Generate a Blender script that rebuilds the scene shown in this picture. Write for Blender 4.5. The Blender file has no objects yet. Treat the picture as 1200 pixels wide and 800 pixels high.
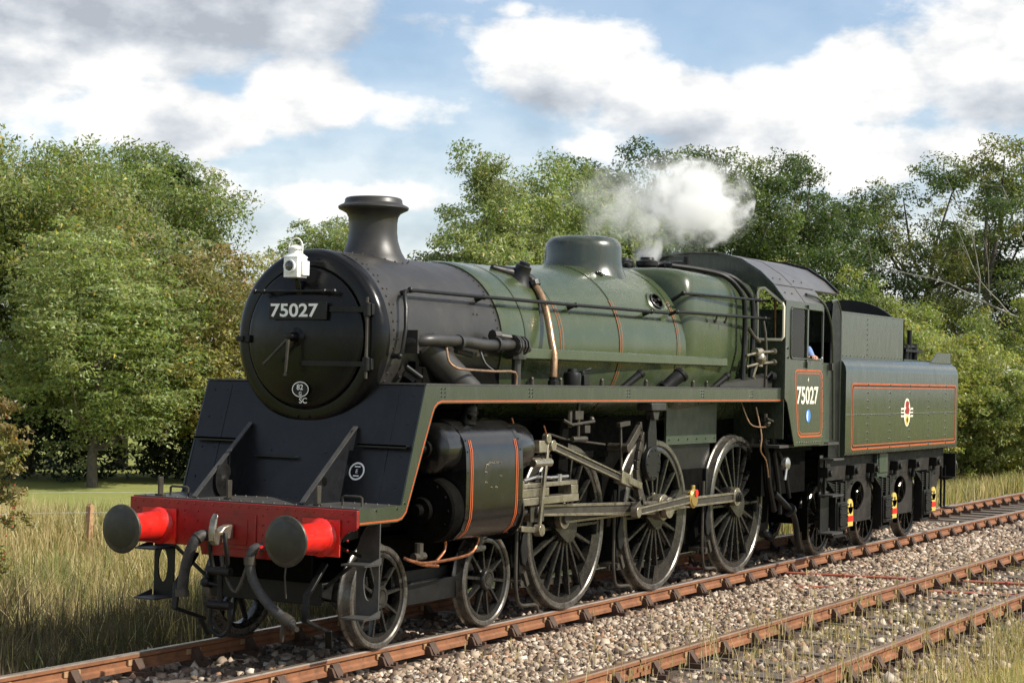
import bpy, bmesh, math, random
import numpy as np
from mathutils import Vector, Matrix

random.seed(7)
RNG = np.random.default_rng(11)
S = bpy.context.scene
COL = S.collection
PI = math.pi

# ------------------------------------------------------------------ camera
# x runs back along the engine from its front beam, y away from the viewer's side, z = 0 is the rail head
CAM_AT = Vector((-12.62, -9.772, 2.4355))
cam_data = bpy.data.cameras.new('camera')
cam_data.sensor_fit = 'HORIZONTAL'
cam_data.sensor_width = 36.0
cam_data.lens = 36.0 * 2150.0 / 1200.0
cam_data.clip_start = 0.1
cam_data.clip_end = 3000.0
cam = bpy.data.objects.new('camera', cam_data)
COL.objects.link(cam)
_R = Vector((0.4907908, -0.8710196, 0.0211952))
_U = Vector((-0.0267423, 0.0092556, 0.9995995))
_F = Vector((0.8708669, 0.4911611, 0.0187505))
cam.matrix_world = Matrix(((_R.x, _U.x, -_F.x, CAM_AT.x), (_R.y, _U.y, -_F.y, CAM_AT.y), (_R.z, _U.z, -_F.z, CAM_AT.z), (0, 0, 0, 1)))
S.camera = cam

# ------------------------------------------------------------------ sky, sun, exposure
SUN_AZ, SUN_EL = math.radians(-76.0), math.radians(41.0)
world = bpy.data.worlds.new('World')
S.world = world
world.use_nodes = True
wt = world.node_tree
wt.nodes.clear()
W = wt.nodes.new
def wl(a, b): wt.links.new(a, b)
def wmath(op, a, b=None, c=None, clamp=False):
    n = W('ShaderNodeMath'); n.operation = op; n.use_clamp = clamp
    for i, v in enumerate((a, b, c)):
        if v is None: continue
        if isinstance(v, (int, float)): n.inputs[i].default_value = v
        else: wl(v, n.inputs[i])
    return n.outputs[0]
def wsmooth(v, lo, hi, a=0.0, b=1.0):
    n = W('ShaderNodeMapRange'); n.interpolation_type = 'SMOOTHSTEP'
    wl(v, n.inputs[0])
    for i, q in enumerate((lo, hi, a, b)): n.inputs[i + 1].default_value = q
    return n.outputs[0]
sky = W('ShaderNodeTexSky')
sky.sky_type = 'NISHITA'
sky.sun_disc = False
sky.sun_elevation = SUN_EL
sky.sun_rotation = PI / 2 - SUN_AZ
sky.air_density = 1.0
sky.dust_density = 0.6
sky.ozone_density = 2.0
tc = W('ShaderNodeTexCoord')
sep = W('ShaderNodeSeparateXYZ'); wl(tc.outputs['Generated'], sep.inputs[0])
az = wmath('ARCTAN2', sep.outputs[1], sep.outputs[0])          # radians
el = wmath('ARCSINE', sep.outputs[2])
comb = W('ShaderNodeCombineXYZ'); wl(wmath('MULTIPLY', az, 1.0), comb.inputs[0]); wl(wmath('MULTIPLY', el, 1.75), comb.inputs[1])
def wnoise(vec, scale, detail, rough, off=(0, 0, 0), dist=0.0):
    m = W('ShaderNodeMapping'); m.inputs['Location'].default_value = off
    wl(vec, m.inputs[0])
    n = W('ShaderNodeTexNoise'); n.inputs['Scale'].default_value = scale
    n.inputs['Detail'].default_value = detail; n.inputs['Roughness'].default_value = rough
    n.inputs['Distortion'].default_value = dist
    wl(m.outputs[0], n.inputs['Vector'])
    return n.outputs[0]
# cumulus banks: soft lumps at fixed compass bearings (degrees azimuth, degrees elevation, half sizes), broken up by noise
LUMPS = [(40.6, 11.5, 8.2, 2.0, 1.2), (45.0, 10.0, 4.6, 2.6, 1.2), (40.5, 9.6, 3.6, 1.1, .9), (33.0, 8.3, 2.8, 1.0, .62), (37.0, 5.4, 8.0, 1.0, .66), (40.3, 7.7, 3.4, 1.15, 1.15), (35.9, 8.5, 2.1, 1.25, 1.3),
         (28.1, 9.6, 2.5, 1.6, 1.3), (24.8, 8.6, 2.6, 1.2, 1.2), (21.2, 8.3, 2.6, 1.3, 1.2), (18.6, 9.2, 2.4, 1.4, 1.2), (14.6, 9.9, 3.4, 2.2, 1.25), (20.0, 7.0, 10.0, 1.3, .8),
         (29.5, 11.3, .9, .35, .6), (60, 13, 9, 5, 1), (-4, 12, 9, 4, 1), (95, 16, 12, 6, 1), (-40, 17, 12, 6, 1), (150, 14, 12, 5, 1), (-100, 15, 12, 6, 1), (-150, 14, 10, 5, 1)]
def lump_field(up):
    e_s = wmath('ADD', el, up); out = None
    for (a, e, sa, se, amp) in LUMPS:
        da = wmath('MULTIPLY', wmath('SUBTRACT', az, math.radians(a)), 1 / math.radians(sa))
        de = wmath('MULTIPLY', wmath('SUBTRACT', e_s, math.radians(e)), 1 / math.radians(se))
        q = wmath('ADD', wmath('MULTIPLY', da, da), wmath('MULTIPLY', de, de))
        g = wmath('MULTIPLY', wmath('EXPONENT', wmath('MULTIPLY', q, -1.0)), amp)
        out = g if out is None else wmath('MAXIMUM', out, g)
    return out
lump_lo = lump_field(0.0)
lump_hi = lump_field(0.012)
# the same broken cumulus cover goes on overhead and all round
high = wnoise(tc.outputs['Generated'], 3.2, 5.0, 0.55, (1.3, 4.1, 2.0))
cover = wmath('MULTIPLY', wsmooth(high, 0.46, 0.58), wsmooth(el, math.radians(12.5), math.radians(17)))
lump = wmath('MAXIMUM', lump_lo, cover)
n1 = wnoise(comb.outputs[0], 17.0, 10.0, 0.57, (3.1, 1.7, 0))
n2 = wnoise(comb.outputs[0], 15.0, 5.0, 0.5, (3.1 - 0.012, 1.7 + 0.016, 0))       # the same field a little higher up
nbig = wnoise(comb.outputs[0], 4.0, 4.0, 0.5, (7.3, 2.2, 0))
dens = wmath('ADD', wmath('MULTIPLY', lump, 0.80), wmath('MULTIPLY', wmath('SUBTRACT', n1, 0.5), 1.25))
mask = wsmooth(dens, 0.17, 0.52)
haze_lo = wsmooth(el, 0.03, 0.19, 0.82, 0.17)                                    # thin white veil towards the horizon
veil = wmath('MULTIPLY', haze_lo, wsmooth(nbig, 0.35, 0.6, 0.6, 1.0))
mask = wmath('MAXIMUM', mask, veil)
relief = wmath('ADD', wmath('MULTIPLY', wmath('SUBTRACT', n1, n2), 2.2), wmath('MULTIPLY', wmath('SUBTRACT', lump_lo, lump_hi), 0.55))
thick = wmath('ADD', wsmooth(el, math.radians(8.6), math.radians(10.6), 0.0, 0.62), wmath('MULTIPLY', wmath('SUBTRACT', nbig, 0.5), .7))
shade = wmath('ADD', wmath('SUBTRACT', 0.74, wmath('MULTIPLY', wsmooth(az, math.radians(31), math.radians(37)), thick)), relief, clamp=True)
ramp = W('ShaderNodeValToRGB'); wl(shade, ramp.inputs[0])
cr = ramp.color_ramp
cr.elements[0].position = 0.0; cr.elements[0].color = (3.05, 3.3, 3.7, 1)
cr.elements[1].position = 0.9; cr.elements[1].color = (7.0, 6.9, 6.7, 1)
em = cr.elements.new(0.45); em.color = (4.7, 4.95, 5.25, 1)
mix = W('ShaderNodeMix'); mix.data_type = 'RGBA'
wl(mask, mix.inputs[0]); wl(sky.outputs[0], mix.inputs[6]); wl(ramp.outputs[0], mix.inputs[7])
bg = W('ShaderNodeBackground'); bg.inputs[1].default_value = 0.118
wl(mix.outputs[2], bg.inputs[0])
wo = W('ShaderNodeOutputWorld'); wl(bg.outputs[0], wo.inputs[0])

sun_data = bpy.data.lights.new('sun', 'SUN')
sun_data.energy = 5.0
sun_data.angle = math.radians(0.53)
sun_data.color = (1.0, 0.94, 0.84)
sun = bpy.data.objects.new('sun', sun_data)
COL.objects.link(sun)
to_sun = Vector((math.cos(SUN_EL) * math.cos(SUN_AZ), math.cos(SUN_EL) * math.sin(SUN_AZ), math.sin(SUN_EL)))
sun.rotation_euler = to_sun.to_track_quat('Z', 'Y').to_euler()
sun.location = to_sun * 60

S.view_settings.view_transform = 'Standard'
S.view_settings.look = 'None'
S.view_settings.exposure = 0.42
S.view_settings.gamma = 1.0
S.view_settings.use_curve_mapping = False
S.render.engine = 'CYCLES'
S.cycles.use_denoising = True
S.cycles.max_bounces = 8
S.cycles.diffuse_bounces = 3
S.cycles.glossy_bounces = 3
S.cycles.transparent_max_bounces = 8
S.cycles.volume_bounces = 6
S.cycles.volume_step_rate = 2.0
S.cycles.adaptive_threshold = 0.02

# ------------------------------------------------------------------ helpers
class MB:
    """collects simple solids; build() links them as ONE mesh object"""
    def __init__(s): s.v = []; s.f = []; s.m = []
    def add(s, vs, fs, mi=0):
        b = len(s.v); s.v += [tuple(p) for p in vs]
        s.f += [tuple(b + i for i in f) for f in fs]; s.m += [mi] * len(fs)
        return s
    def box(s, x0, x1, y0, y1, z0, z1, mi=0):
        x0, x1 = min(x0, x1), max(x0, x1); y0, y1 = min(y0, y1), max(y0, y1); z0, z1 = min(z0, z1), max(z0, z1)
        return s.add([(x, y, z) for z in (z0, z1) for y in (y0, y1) for x in (x0, x1)],
              [(0, 2, 3, 1), (4, 5, 7, 6), (0, 1, 5, 4), (1, 3, 7, 5), (3, 2, 6, 7), (2, 0, 4, 6)], mi)
    def bar(s, p0, p1, w, h, up=(0, 0, 1), mi=0):
        p0, p1 = Vector(p0), Vector(p1); d = (p1 - p0).normalized(); up = Vector(up)
        a = d.cross(up)
        if a.length < 1e-4: a = d.cross(Vector((1, 0, 0)))
        a.normalize(); b = a.cross(d).normalized()
        vs = [p + a * (i * w / 2) + b * (j * h / 2) for p in (p0, p1) for j in (-1, 1) for i in (-1, 1)]
        return s.add(vs, [(0, 1, 3, 2), (4, 6, 7, 5), (0, 4, 5, 1), (1, 5, 7, 3), (3, 7, 6, 2), (2, 6, 4, 0)], mi)
    def cyl(s, p0, p1, r0, r1=None, n=16, cap=True, mi=0):
        if r1 is None: r1 = r0
        p0, p1 = Vector(p0), Vector(p1); d = (p1 - p0).normalized()
        a = d.orthogonal().normalized(); b = d.cross(a)
        vs = [p + (a * math.cos(2 * PI * k / n) + b * math.sin(2 * PI * k / n)) * r for p, r in ((p0, r0), (p1, r1)) for k in range(n)]
        fs = [(k, (k + 1) % n, n + (k + 1) % n, n + k) for k in range(n)]
        if cap: fs += [tuple(range(n - 1, -1, -1)), tuple(range(n, 2 * n))]
        return s.add(vs, fs, mi)
    def tube(s, pts, r, n=8, mi=0, sub=0):
        pts = [Vector(p) for p in pts]
        if sub: pts = smooth_path(pts, sub)
        N = len(pts); T = [(pts[min(i + 1, N - 1)] - pts[max(i - 1, 0)]).normalized() for i in range(N)]
        a = T[0].orthogonal().normalized(); vs = []
        for i in range(N):
            a = (a - T[i] * a.dot(T[i])).normalized(); b = T[i].cross(a)
            rr = r[i] if isinstance(r, (list, tuple)) else r
            vs += [pts[i] + (a * math.cos(2 * PI * k / n) + b * math.sin(2 * PI * k / n)) * rr for k in range(n)]
        fs = [(i * n + k, i * n + (k + 1) % n, (i + 1) * n + (k + 1) % n, (i + 1) * n + k) for i in range(N - 1) for k in range(n)]
        fs += [tuple(range(n - 1, -1, -1)), tuple(range((N - 1) * n, N * n))]
        return s.add(vs, fs, mi)
    def lathe(s, prof, o, ax, n=32, mi=0, caps=True):
        """prof: (distance along axis, radius)"""
        o, ax = Vector(o), Vector(ax).normalized()
        a = ax.orthogonal().normalized(); b = ax.cross(a); vs = []
        for t, r in prof:
            vs += [o + ax * t + (a * math.cos(2 * PI * k / n) + b * math.sin(2 * PI * k / n)) * max(r, 1e-4) for k in range(n)]
        N = len(prof)
        fs = [(i * n + k, i * n + (k + 1) % n, (i + 1) * n + (k + 1) % n, (i + 1) * n + k) for i in range(N - 1) for k in range(n)]
        if caps: fs += [tuple(range(n - 1, -1, -1)), tuple(range((N - 1) * n, N * n))]
        return s.add(vs, fs, mi)
    def prism(s, poly, axis, t0, t1, mi=0):
        """poly in the plane across AXIS: 'y' -> (x, z), 'x' -> (y, z), 'z' -> (x, y)"""
        f = {'y': lambda p, t: (p[0], t, p[1]), 'x': lambda p, t: (t, p[0], p[1]), 'z': lambda p, t: (p[0], p[1], t)}[axis]
        n = len(poly); vs = [f(p, t0) for p in poly] + [f(p, t1) for p in poly]
        fs = [(k, (k + 1) % n, n + (k + 1) % n, n + k) for k in range(n)] + [tuple(range(n - 1, -1, -1)), tuple(range(n, 2 * n))]
        return s.add(vs, fs, mi)
    def loft(s, secs, mi=0, caps=True, closed=True):
        n = len(secs[0]); vs = [p for c in secs for p in c]
        m = n if closed else n - 1
        fs = [(i * n + k, i * n + (k + 1) % n, (i + 1) * n + (k + 1) % n, (i + 1) * n + k) for i in range(len(secs) - 1) for k in range(m)]
        if caps and closed: fs += [tuple(range(n - 1, -1, -1)), tuple(range((len(secs) - 1) * n, len(secs) * n))]
        return s.add(vs, fs, mi)
    def ball(s, c, r, n=10, sz=None, mi=0):
        c = Vector(c); sz = sz or (1, 1, 1); m = max(4, n // 2); vs = []; fs = []
        for i in range(m + 1):
            t = PI * i / m
            for k in range(n):
                p = 2 * PI * k / n
                rr = max(math.sin(t), 1e-3)
                vs.append((c.x + r * sz[0] * rr * math.cos(p), c.y + r * sz[1] * rr * math.sin(p), c.z + r * sz[2] * math.cos(t)))
        fs = [(i * n + k, (i + 1) * n + k, (i + 1) * n + (k + 1) % n, i * n + (k + 1) % n) for i in range(m) for k in range(n)]
        return s.add(vs, fs, mi)
    def rivet(s, p, nrm, r=.012, mi=0):
        p, d = Vector(p), Vector(nrm).normalized(); a = d.orthogonal().normalized(); b = d.cross(a)
        vs = [p + (a * math.cos(PI * k / 3) + b * math.sin(PI * k / 3)) * r * q + d * h for q, h in ((1, -.002), (.6, r * .75)) for k in range(6)]
        return s.add(vs, [(k, (k + 1) % 6, 6 + (k + 1) % 6, 6 + k) for k in range(6)] + [tuple(range(6, 12))], mi)
    def mesh(s, name, mats, smooth=35):
        me = bpy.data.meshes.new(name); me.from_pydata(s.v, [], s.f)
        bm = bmesh.new(); bm.from_mesh(me); bmesh.ops.recalc_face_normals(bm, faces=bm.faces); bm.to_mesh(me); bm.free()
        for m in (mats if isinstance(mats, (list, tuple)) else [mats]): me.materials.append(MAT[m] if isinstance(m, str) else m)
        if any(s.m): me.polygons.foreach_set('material_index', s.m)
        if smooth: me.shade_smooth(); me.set_sharp_from_angle(angle=math.radians(smooth))
        me.update(); return me

def smooth_path(pts, k):
    out = []
    for i in range(len(pts) - 1):
        p0, p1, p2, p3 = pts[max(i - 1, 0)], pts[i], pts[i + 1], pts[min(i + 2, len(pts) - 1)]
        for j in range(k):
            t = j / k
            out.append(0.5 * ((2 * p1) + (p2 - p0) * t + (2 * p0 - 5 * p1 + 4 * p2 - p3) * t * t + (3 * p1 - p0 - 3 * p2 + p3) * t ** 3))
    return out + [pts[-1]]

WLOC = {}
def put(o, parent=None, loc=(0, 0, 0), rot=(0, 0, 0)):
    """loc is always the place in the world; parents are never turned unless noted"""
    COL.objects.link(o); o.location = loc; o.rotation_euler = rot
    WLOC[o.name] = Vector(loc)
    if parent is not None:
        o.parent = parent
        o.matrix_parent_inverse = Matrix.Translation(-WLOC[parent.name])
    return o
def obj(name, mb, mat, parent=None, loc=(0, 0, 0), rot=(0, 0, 0), smooth=35, bevel=0.0, kind=None, label=None):
    me = mb if isinstance(mb, bpy.types.Mesh) else mb.mesh(name, mat, smooth)
    o = put(bpy.data.objects.new(name, me), parent, loc, rot)
    if bevel:
        m = o.modifiers.new('edge', 'BEVEL'); m.width = bevel; m.segments = 2; m.limit_method = 'ANGLE'; m.angle_limit = math.radians(40)
        m.harden_normals = False
    if kind: o['kind'] = kind
    if label: o['label'] = label
    return o
def thing(name, label, cat, loc=(0, 0, 0), group=None):
    o = put(bpy.data.objects.new(name, None), None, loc)
    o.empty_display_size = .3
    o['label'] = label; o['category'] = cat
    if group: o['group'] = group
    return o
def tag(o, label, cat, group=None, kind=None):
    o['label'] = label; o['category'] = cat
    if group: o['group'] = group
    if kind: o['kind'] = kind
    return o

# ------------------------------------------------------------------ materials
MAT = {}
def mat(name, c1, c2=None, rough=.5, rvar=.12, metal=0.0, coat=0.0, nscale=6.0, bump=0.0, bscale=40.0, spec=.5, lo=.35, hi=.7, stretch=(1, 1, 1), c3=None, c3scale=25.0, c3amt=.5):
    m = bpy.data.materials.new(name); m.use_nodes = True; MAT[name] = m
    t = m.node_tree; b = t.nodes['Principled BSDF']; N = t.nodes.new; L = t.links.new
    co = N('ShaderNodeTexCoord'); mp = N('ShaderNodeMapping'); mp.inputs['Scale'].default_value = stretch; L(co.outputs['Object'], mp.inputs[0])
    def noise(sc, det=6, ro=.6):
        n = N('ShaderNodeTexNoise'); n.inputs['Scale'].default_value = sc; n.inputs['Detail'].default_value = det; n.inputs['Roughness'].default_value = ro
        L(mp.outputs[0], n.inputs['Vector']); return n.outputs[0]
    def rng(v, a, b_, c, d):
        n = N('ShaderNodeMapRange'); L(v, n.inputs[0])
        for i, q in enumerate((a, b_, c, d)): n.inputs[i + 1].default_value = q
        return n.outputs[0]
    n1 = noise(nscale)
    c2 = c2 or tuple(min(1, x * 1.35 + .004) for x in c1)
    mx = N('ShaderNodeMix'); mx.data_type = 'RGBA'
    mx.inputs[6].default_value = (*c1, 1); mx.inputs[7].default_value = (*c2, 1)
    L(rng(n1, lo, hi, 0, 1), mx.inputs[0]); colr = mx.outputs[2]
    if c3:
        m3 = N('ShaderNodeMix'); m3.data_type = 'RGBA'; m3.inputs[7].default_value = (*c3, 1)
        L(colr, m3.inputs[6]); L(rng(noise(c3scale, 4, .7), .5, .72, 0, c3amt), m3.inputs[0]); colr = m3.outputs[2]
    L(colr, b.inputs['Base Color'])
    L(rng(noise(nscale * 2.3), .3, .7, max(.02, rough - rvar), min(1, rough + rvar)), b.inputs['Roughness'])
    b.inputs['Metallic'].default_value = metal
    b.inputs['Specular IOR Level'].default_value = spec
    if coat: b.inputs['Coat Weight'].default_value = coat; b.inputs['Coat Roughness'].default_value = .12
    if bump:
        bp = N('ShaderNodeBump'); bp.inputs['Strength'].default_value = bump; bp.inputs['Distance'].default_value = .02
        L(noise(bscale, 5, .6), bp.inputs['Height']); L(bp.outputs[0], b.inputs['Normal'])
    return m

mat('boiler_green', (.037, .053, .021), (.048, .063, .028), rough=.27, rvar=.06, coat=.25, spec=.42, nscale=2.2, c3=(.085, .092, .068), c3scale=5, c3amt=.3, bump=.02, bscale=3)
mat('firebox_green', (.033, .048, .019), (.042, .057, .025), rough=.28, rvar=.06, coat=.2, spec=.42, nscale=2.2, c3=(.075, .08, .06), c3scale=5, c3amt=.35, bump=.02, bscale=3)
mat('green', (.0245, .032, .020), (.031, .040, .026), rough=.27, rvar=.07, coat=.35, nscale=2.2, c3=(.058, .06, .048), c3scale=3, c3amt=.45, stretch=(2.2, 2.2, .55), bump=.012, bscale=2.2)
mat('band_orange', (.30, .085, .02), (.22, .06, .016), rough=.4, nscale=3)
mat('green_dull', (.030, .045, .026), (.045, .058, .038), rough=.42, rvar=.1, nscale=3, c3=(.07, .07, .06), c3scale=9, c3amt=.4)
mat('orange', (.44, .085, .018), (.33, .065, .014), rough=.4)
mat('black_gloss', (.004, .004, .0042), (.007, .007, .0072), rough=.24, rvar=.08, nscale=4, spec=.26)
mat('cylinder_black', (.006, .006, .0058), (.011, .0108, .010), rough=.2, rvar=.08, nscale=4, spec=.7, c3=(.035, .03, .024), c3scale=9, c3amt=.25)
mat('black_sky_tint', (.007, .0075, .009), (.013, .0135, .015), rough=.36, rvar=.1, nscale=3, c3=(.028, .027, .025), c3scale=18, c3amt=.25, spec=.35)  # blue cast is reflected sky put into the colour
mat('black_satin', (.005, .005, .005), (.011, .0105, .0095), rough=.42, nscale=6, c3=(.03, .026, .02), c3scale=30, c3amt=.22, spec=.28)
mat('black_grime', (.0025, .0024, .0022), (.006, .0055, .0045), rough=.75, rvar=.15, nscale=9, bump=.15, spec=.04)
mat('frame_dust', (.014, .0125, .011), (.034, .030, .025), rough=.6, nscale=5, spec=.2, c3=(.07, .055, .045), c3scale=14, c3amt=.4)
mat('smokebox', (.020, .0185, .016), (.031, .028, .0245), rough=.42, rvar=.06, nscale=3.0, c3=(.07, .06, .05), c3scale=7, c3amt=.25, bump=.03, bscale=12)
mat('platform', (.030, .029, .027), (.055, .052, .047), rough=.55, nscale=5, c3=(.09, .08, .065), c3scale=9, c3amt=.4, bump=.05)
mat('roof', (.07, .066, .064), (.105, .10, .096), rough=.38, rvar=.08, nscale=2.5, c3=(.12, .11, .1), c3scale=6, c3amt=.3)
mat('red', (.29, .010, .009), (.21, .008, .007), rough=.38, rvar=.1, nscale=5, c3=(.10, .010, .008), c3scale=7, c3amt=.7)
mat('red_bright', (.66, .018, .011), (.52, .014, .009), rough=.34, nscale=5, c3=(.22, .012, .010), c3scale=13, c3amt=.6)
mat('rod', (.30, .265, .20), (.42, .375, .29), rough=.33, rvar=.12, metal=.8, nscale=5, c3=(.06, .048, .030), c3scale=8, c3amt=.75)
mat('rod_dark', (.045, .039, .030), (.085, .074, .056), rough=.5, metal=.4, nscale=9, c3=(.02, .018, .014), c3scale=18, c3amt=.6)
mat('wheel', (.010, .0098, .009), (.026, .024, .020), rough=.27, rvar=.10, nscale=5, c3=(.09, .08, .06), c3scale=7, c3amt=.25, spec=.65)
mat('tyre', (.12, .11, .095), (.20, .185, .16), rough=.30, metal=.65, nscale=8, c3=(.03, .027, .022), c3scale=12, c3amt=.7)
mat('steel', (.42, .41, .39), (.55, .54, .50), rough=.28, metal=.85, nscale=9)
mat('grease', (.012, .0105, .008), (.022, .019, .014), rough=.35, rvar=.1, nscale=9, c3=(.05, .045, .035), c3scale=12, c3amt=.4)
mat('buffer', (.045, .042, .033), (.085, .08, .062), rough=.42, metal=.5, nscale=10, c3=(.03, .028, .02), c3scale=6, c3amt=.8)
mat('tank_rivet', (.09, .10, .08), (.14, .15, .12), rough=.4)
mat('copper', (.55, .23, .12), (.36, .15, .075), rough=.35, metal=.85, nscale=12, c3=(.10, .06, .035), c3scale=18, c3amt=.5)
mat('copper_dull', (.32, .20, .12), (.5, .30, .16), rough=.34, metal=.7, nscale=12, c3=(.10, .08, .06), c3scale=15, c3amt=.5)
mat('brass', (.55, .38, .12), (.42, .28, .09), rough=.35, metal=.8)
mat('white_paint', (.88, .87, .84), (.80, .79, .76), rough=.4)
mat('cream', (.80, .74, .58), (.74, .68, .52), rough=.45)
mat('yellow', (.62, .46, .10), (.52, .38, .08), rough=.5)
mat('blue', (.04, .22, .62), (.04, .2, .56), rough=.4)
mat('hose', (.025, .024, .023), (.05, .048, .045), rough=.6, nscale=20, c3=(.10, .095, .09), c3scale=30, c3amt=.4, bump=.2, bscale=90)
mat('interior', (.03, .027, .02), (.05, .045, .035), rough=.7)
mat('coal', (.008, .008, .008), (.02, .02, .02), rough=.4, nscale=20, bump=.4)
mat('rail_side', (.175, .066, .026), (.275, .115, .047), rough=.75, rvar=.1, nscale=2.5, c3=(.085, .042, .024), c3scale=9, c3amt=.75, bump=.2)
mat('rail_top', (.26, .155, .09), (.36, .25, .17), rough=.34, metal=.5, nscale=3, c3=(.20, .10, .05), c3scale=14, c3amt=.5, stretch=(.3, 1, 1))
mat('rail_bright', (.38, .29, .215), (.50, .42, .35), rough=.30, metal=.75, nscale=3, c3=(.24, .13, .07), c3scale=18, c3amt=.45, stretch=(.3, 1, 1))
mat('chair_iron', (.050, .030, .019), (.095, .05, .029), rough=.8, nscale=12, c3=(.03, .02, .014), c3scale=25, c3amt=.6, bump=.2)
mat('sleeper', (.09, .07, .055), (.16, .13, .10), rough=.9, nscale=10, bump=.4, stretch=(6, 1, 1))
mat('wood_post', (.30, .17, .08), (.42, .27, .14), rough=.8, nscale=14, bump=.3)
mat('bark', (.075, .060, .045), (.13, .11, .085), rough=.9, nscale=9, bump=.6, bscale=30)
mat('bark_pale', (.22, .20, .17), (.30, .28, .24), rough=.9, nscale=9, bump=.5, bscale=30)
mat('skin', (.58, .33, .23), (.52, .28, .19), rough=.5)
mat('shirt', (.14, .22, .46), (.18, .27, .52), rough=.85, nscale=8)
mat('trousers', (.03, .035, .05), rough=.9)
mat('hair', (.05, .035, .025), rough=.8)
mat('wire', (.35, .34, .32), rough=.45, metal=.7)
mat('lamp_lens', (.03, .03, .035), rough=.1, coat=1.0)
mat('rod_red', (.33, .085, .05), (.40, .12, .07), rough=.65, nscale=8)
def glass(name, tint=(.75, .8, .8)):
    m = bpy.data.materials.new(name); m.use_nodes = True; MAT[name] = m
    t = m.node_tree; t.nodes.clear(); N = t.nodes.new
    g = N('ShaderNodeBsdfGlossy'); g.inputs['Roughness'].default_value = .03
    tr = N('ShaderNodeBsdfTransparent'); tr.inputs[0].default_value = (*tint, 1)
    fr = N('ShaderNodeFresnel'); fr.inputs[0].default_value = 1.28
    mx = N('ShaderNodeMixShader'); o = N('ShaderNodeOutputMaterial')
    t.links.new(fr.outputs[0], mx.inputs[0]); t.links.new(tr.outputs[0], mx.inputs[1]); t.links.new(g.outputs[0], mx.inputs[2]); t.links.new(mx.outputs[0], o.inputs[0])
glass('cab_glass')
def attr_mat(name, rough=.8, trans=0.0, spec=.3, tcol=None, bump=0.0):
    """colour of each stone, blade or leaf comes from the mesh's own colour attribute"""
    m = bpy.data.materials.new(name); m.use_nodes = True; MAT[name] = m
    t = m.node_tree; b = t.nodes['Principled BSDF']; N = t.nodes.new; L = t.links.new
    a = N('ShaderNodeAttribute'); a.attribute_name = 'tint'
    L(a.outputs['Color'], b.inputs['Base Color']); b.inputs['Roughness'].default_value = rough; b.inputs['Specular IOR Level'].default_value = spec
    if trans:
        tr = N('ShaderNodeBsdfTranslucent'); mu = N('ShaderNodeMix'); mu.data_type = 'RGBA'; mu.blend_type = 'MULTIPLY'; mu.inputs[0].default_value = 1
        L(a.outputs['Color'], mu.inputs[6]); mu.inputs[7].default_value = (*(tcol or (1.3, 1.35, .6)), 1); L(mu.outputs[2], tr.inputs[0])
        mx = N('ShaderNodeMixShader'); mx.inputs[0].default_value = trans
        L(b.outputs[0], mx.inputs[1]); L(tr.outputs[0], mx.inputs[2]); L(mx.outputs[0], t.nodes['Material Output'].inputs[0])
attr_mat('stone', .85)
attr_mat('blade', .7, .3)
attr_mat('leaf', .45, .45, .45, (1.15, 1.25, .6))

def raw_mesh(name, verts, loop_verts, loop_starts, loop_totals, mat_name, tint=None, smooth=False):
    me = bpy.data.meshes.new(name)
    me.vertices.add(len(verts)); me.vertices.foreach_set('co', np.asarray(verts, np.float32).ravel())
    me.loops.add(len(loop_verts)); me.loops.foreach_set('vertex_index', np.asarray(loop_verts, np.int32))
    me.polygons.add(len(loop_starts)); me.polygons.foreach_set('loop_start', np.asarray(loop_starts, np.int32))
    me.polygons.foreach_set('loop_total', np.asarray(loop_totals, np.int32))
    me.materials.append(MAT[mat_name])
    if tint is not None:
        at = me.attributes.new('tint', 'FLOAT_COLOR', 'POINT')
        at.data.foreach_set('color', np.concatenate([tint, np.ones((len(tint), 1))], 1).astype(np.float32).ravel())
    me.update(calc_edges=True); me.validate()
    return me

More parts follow.
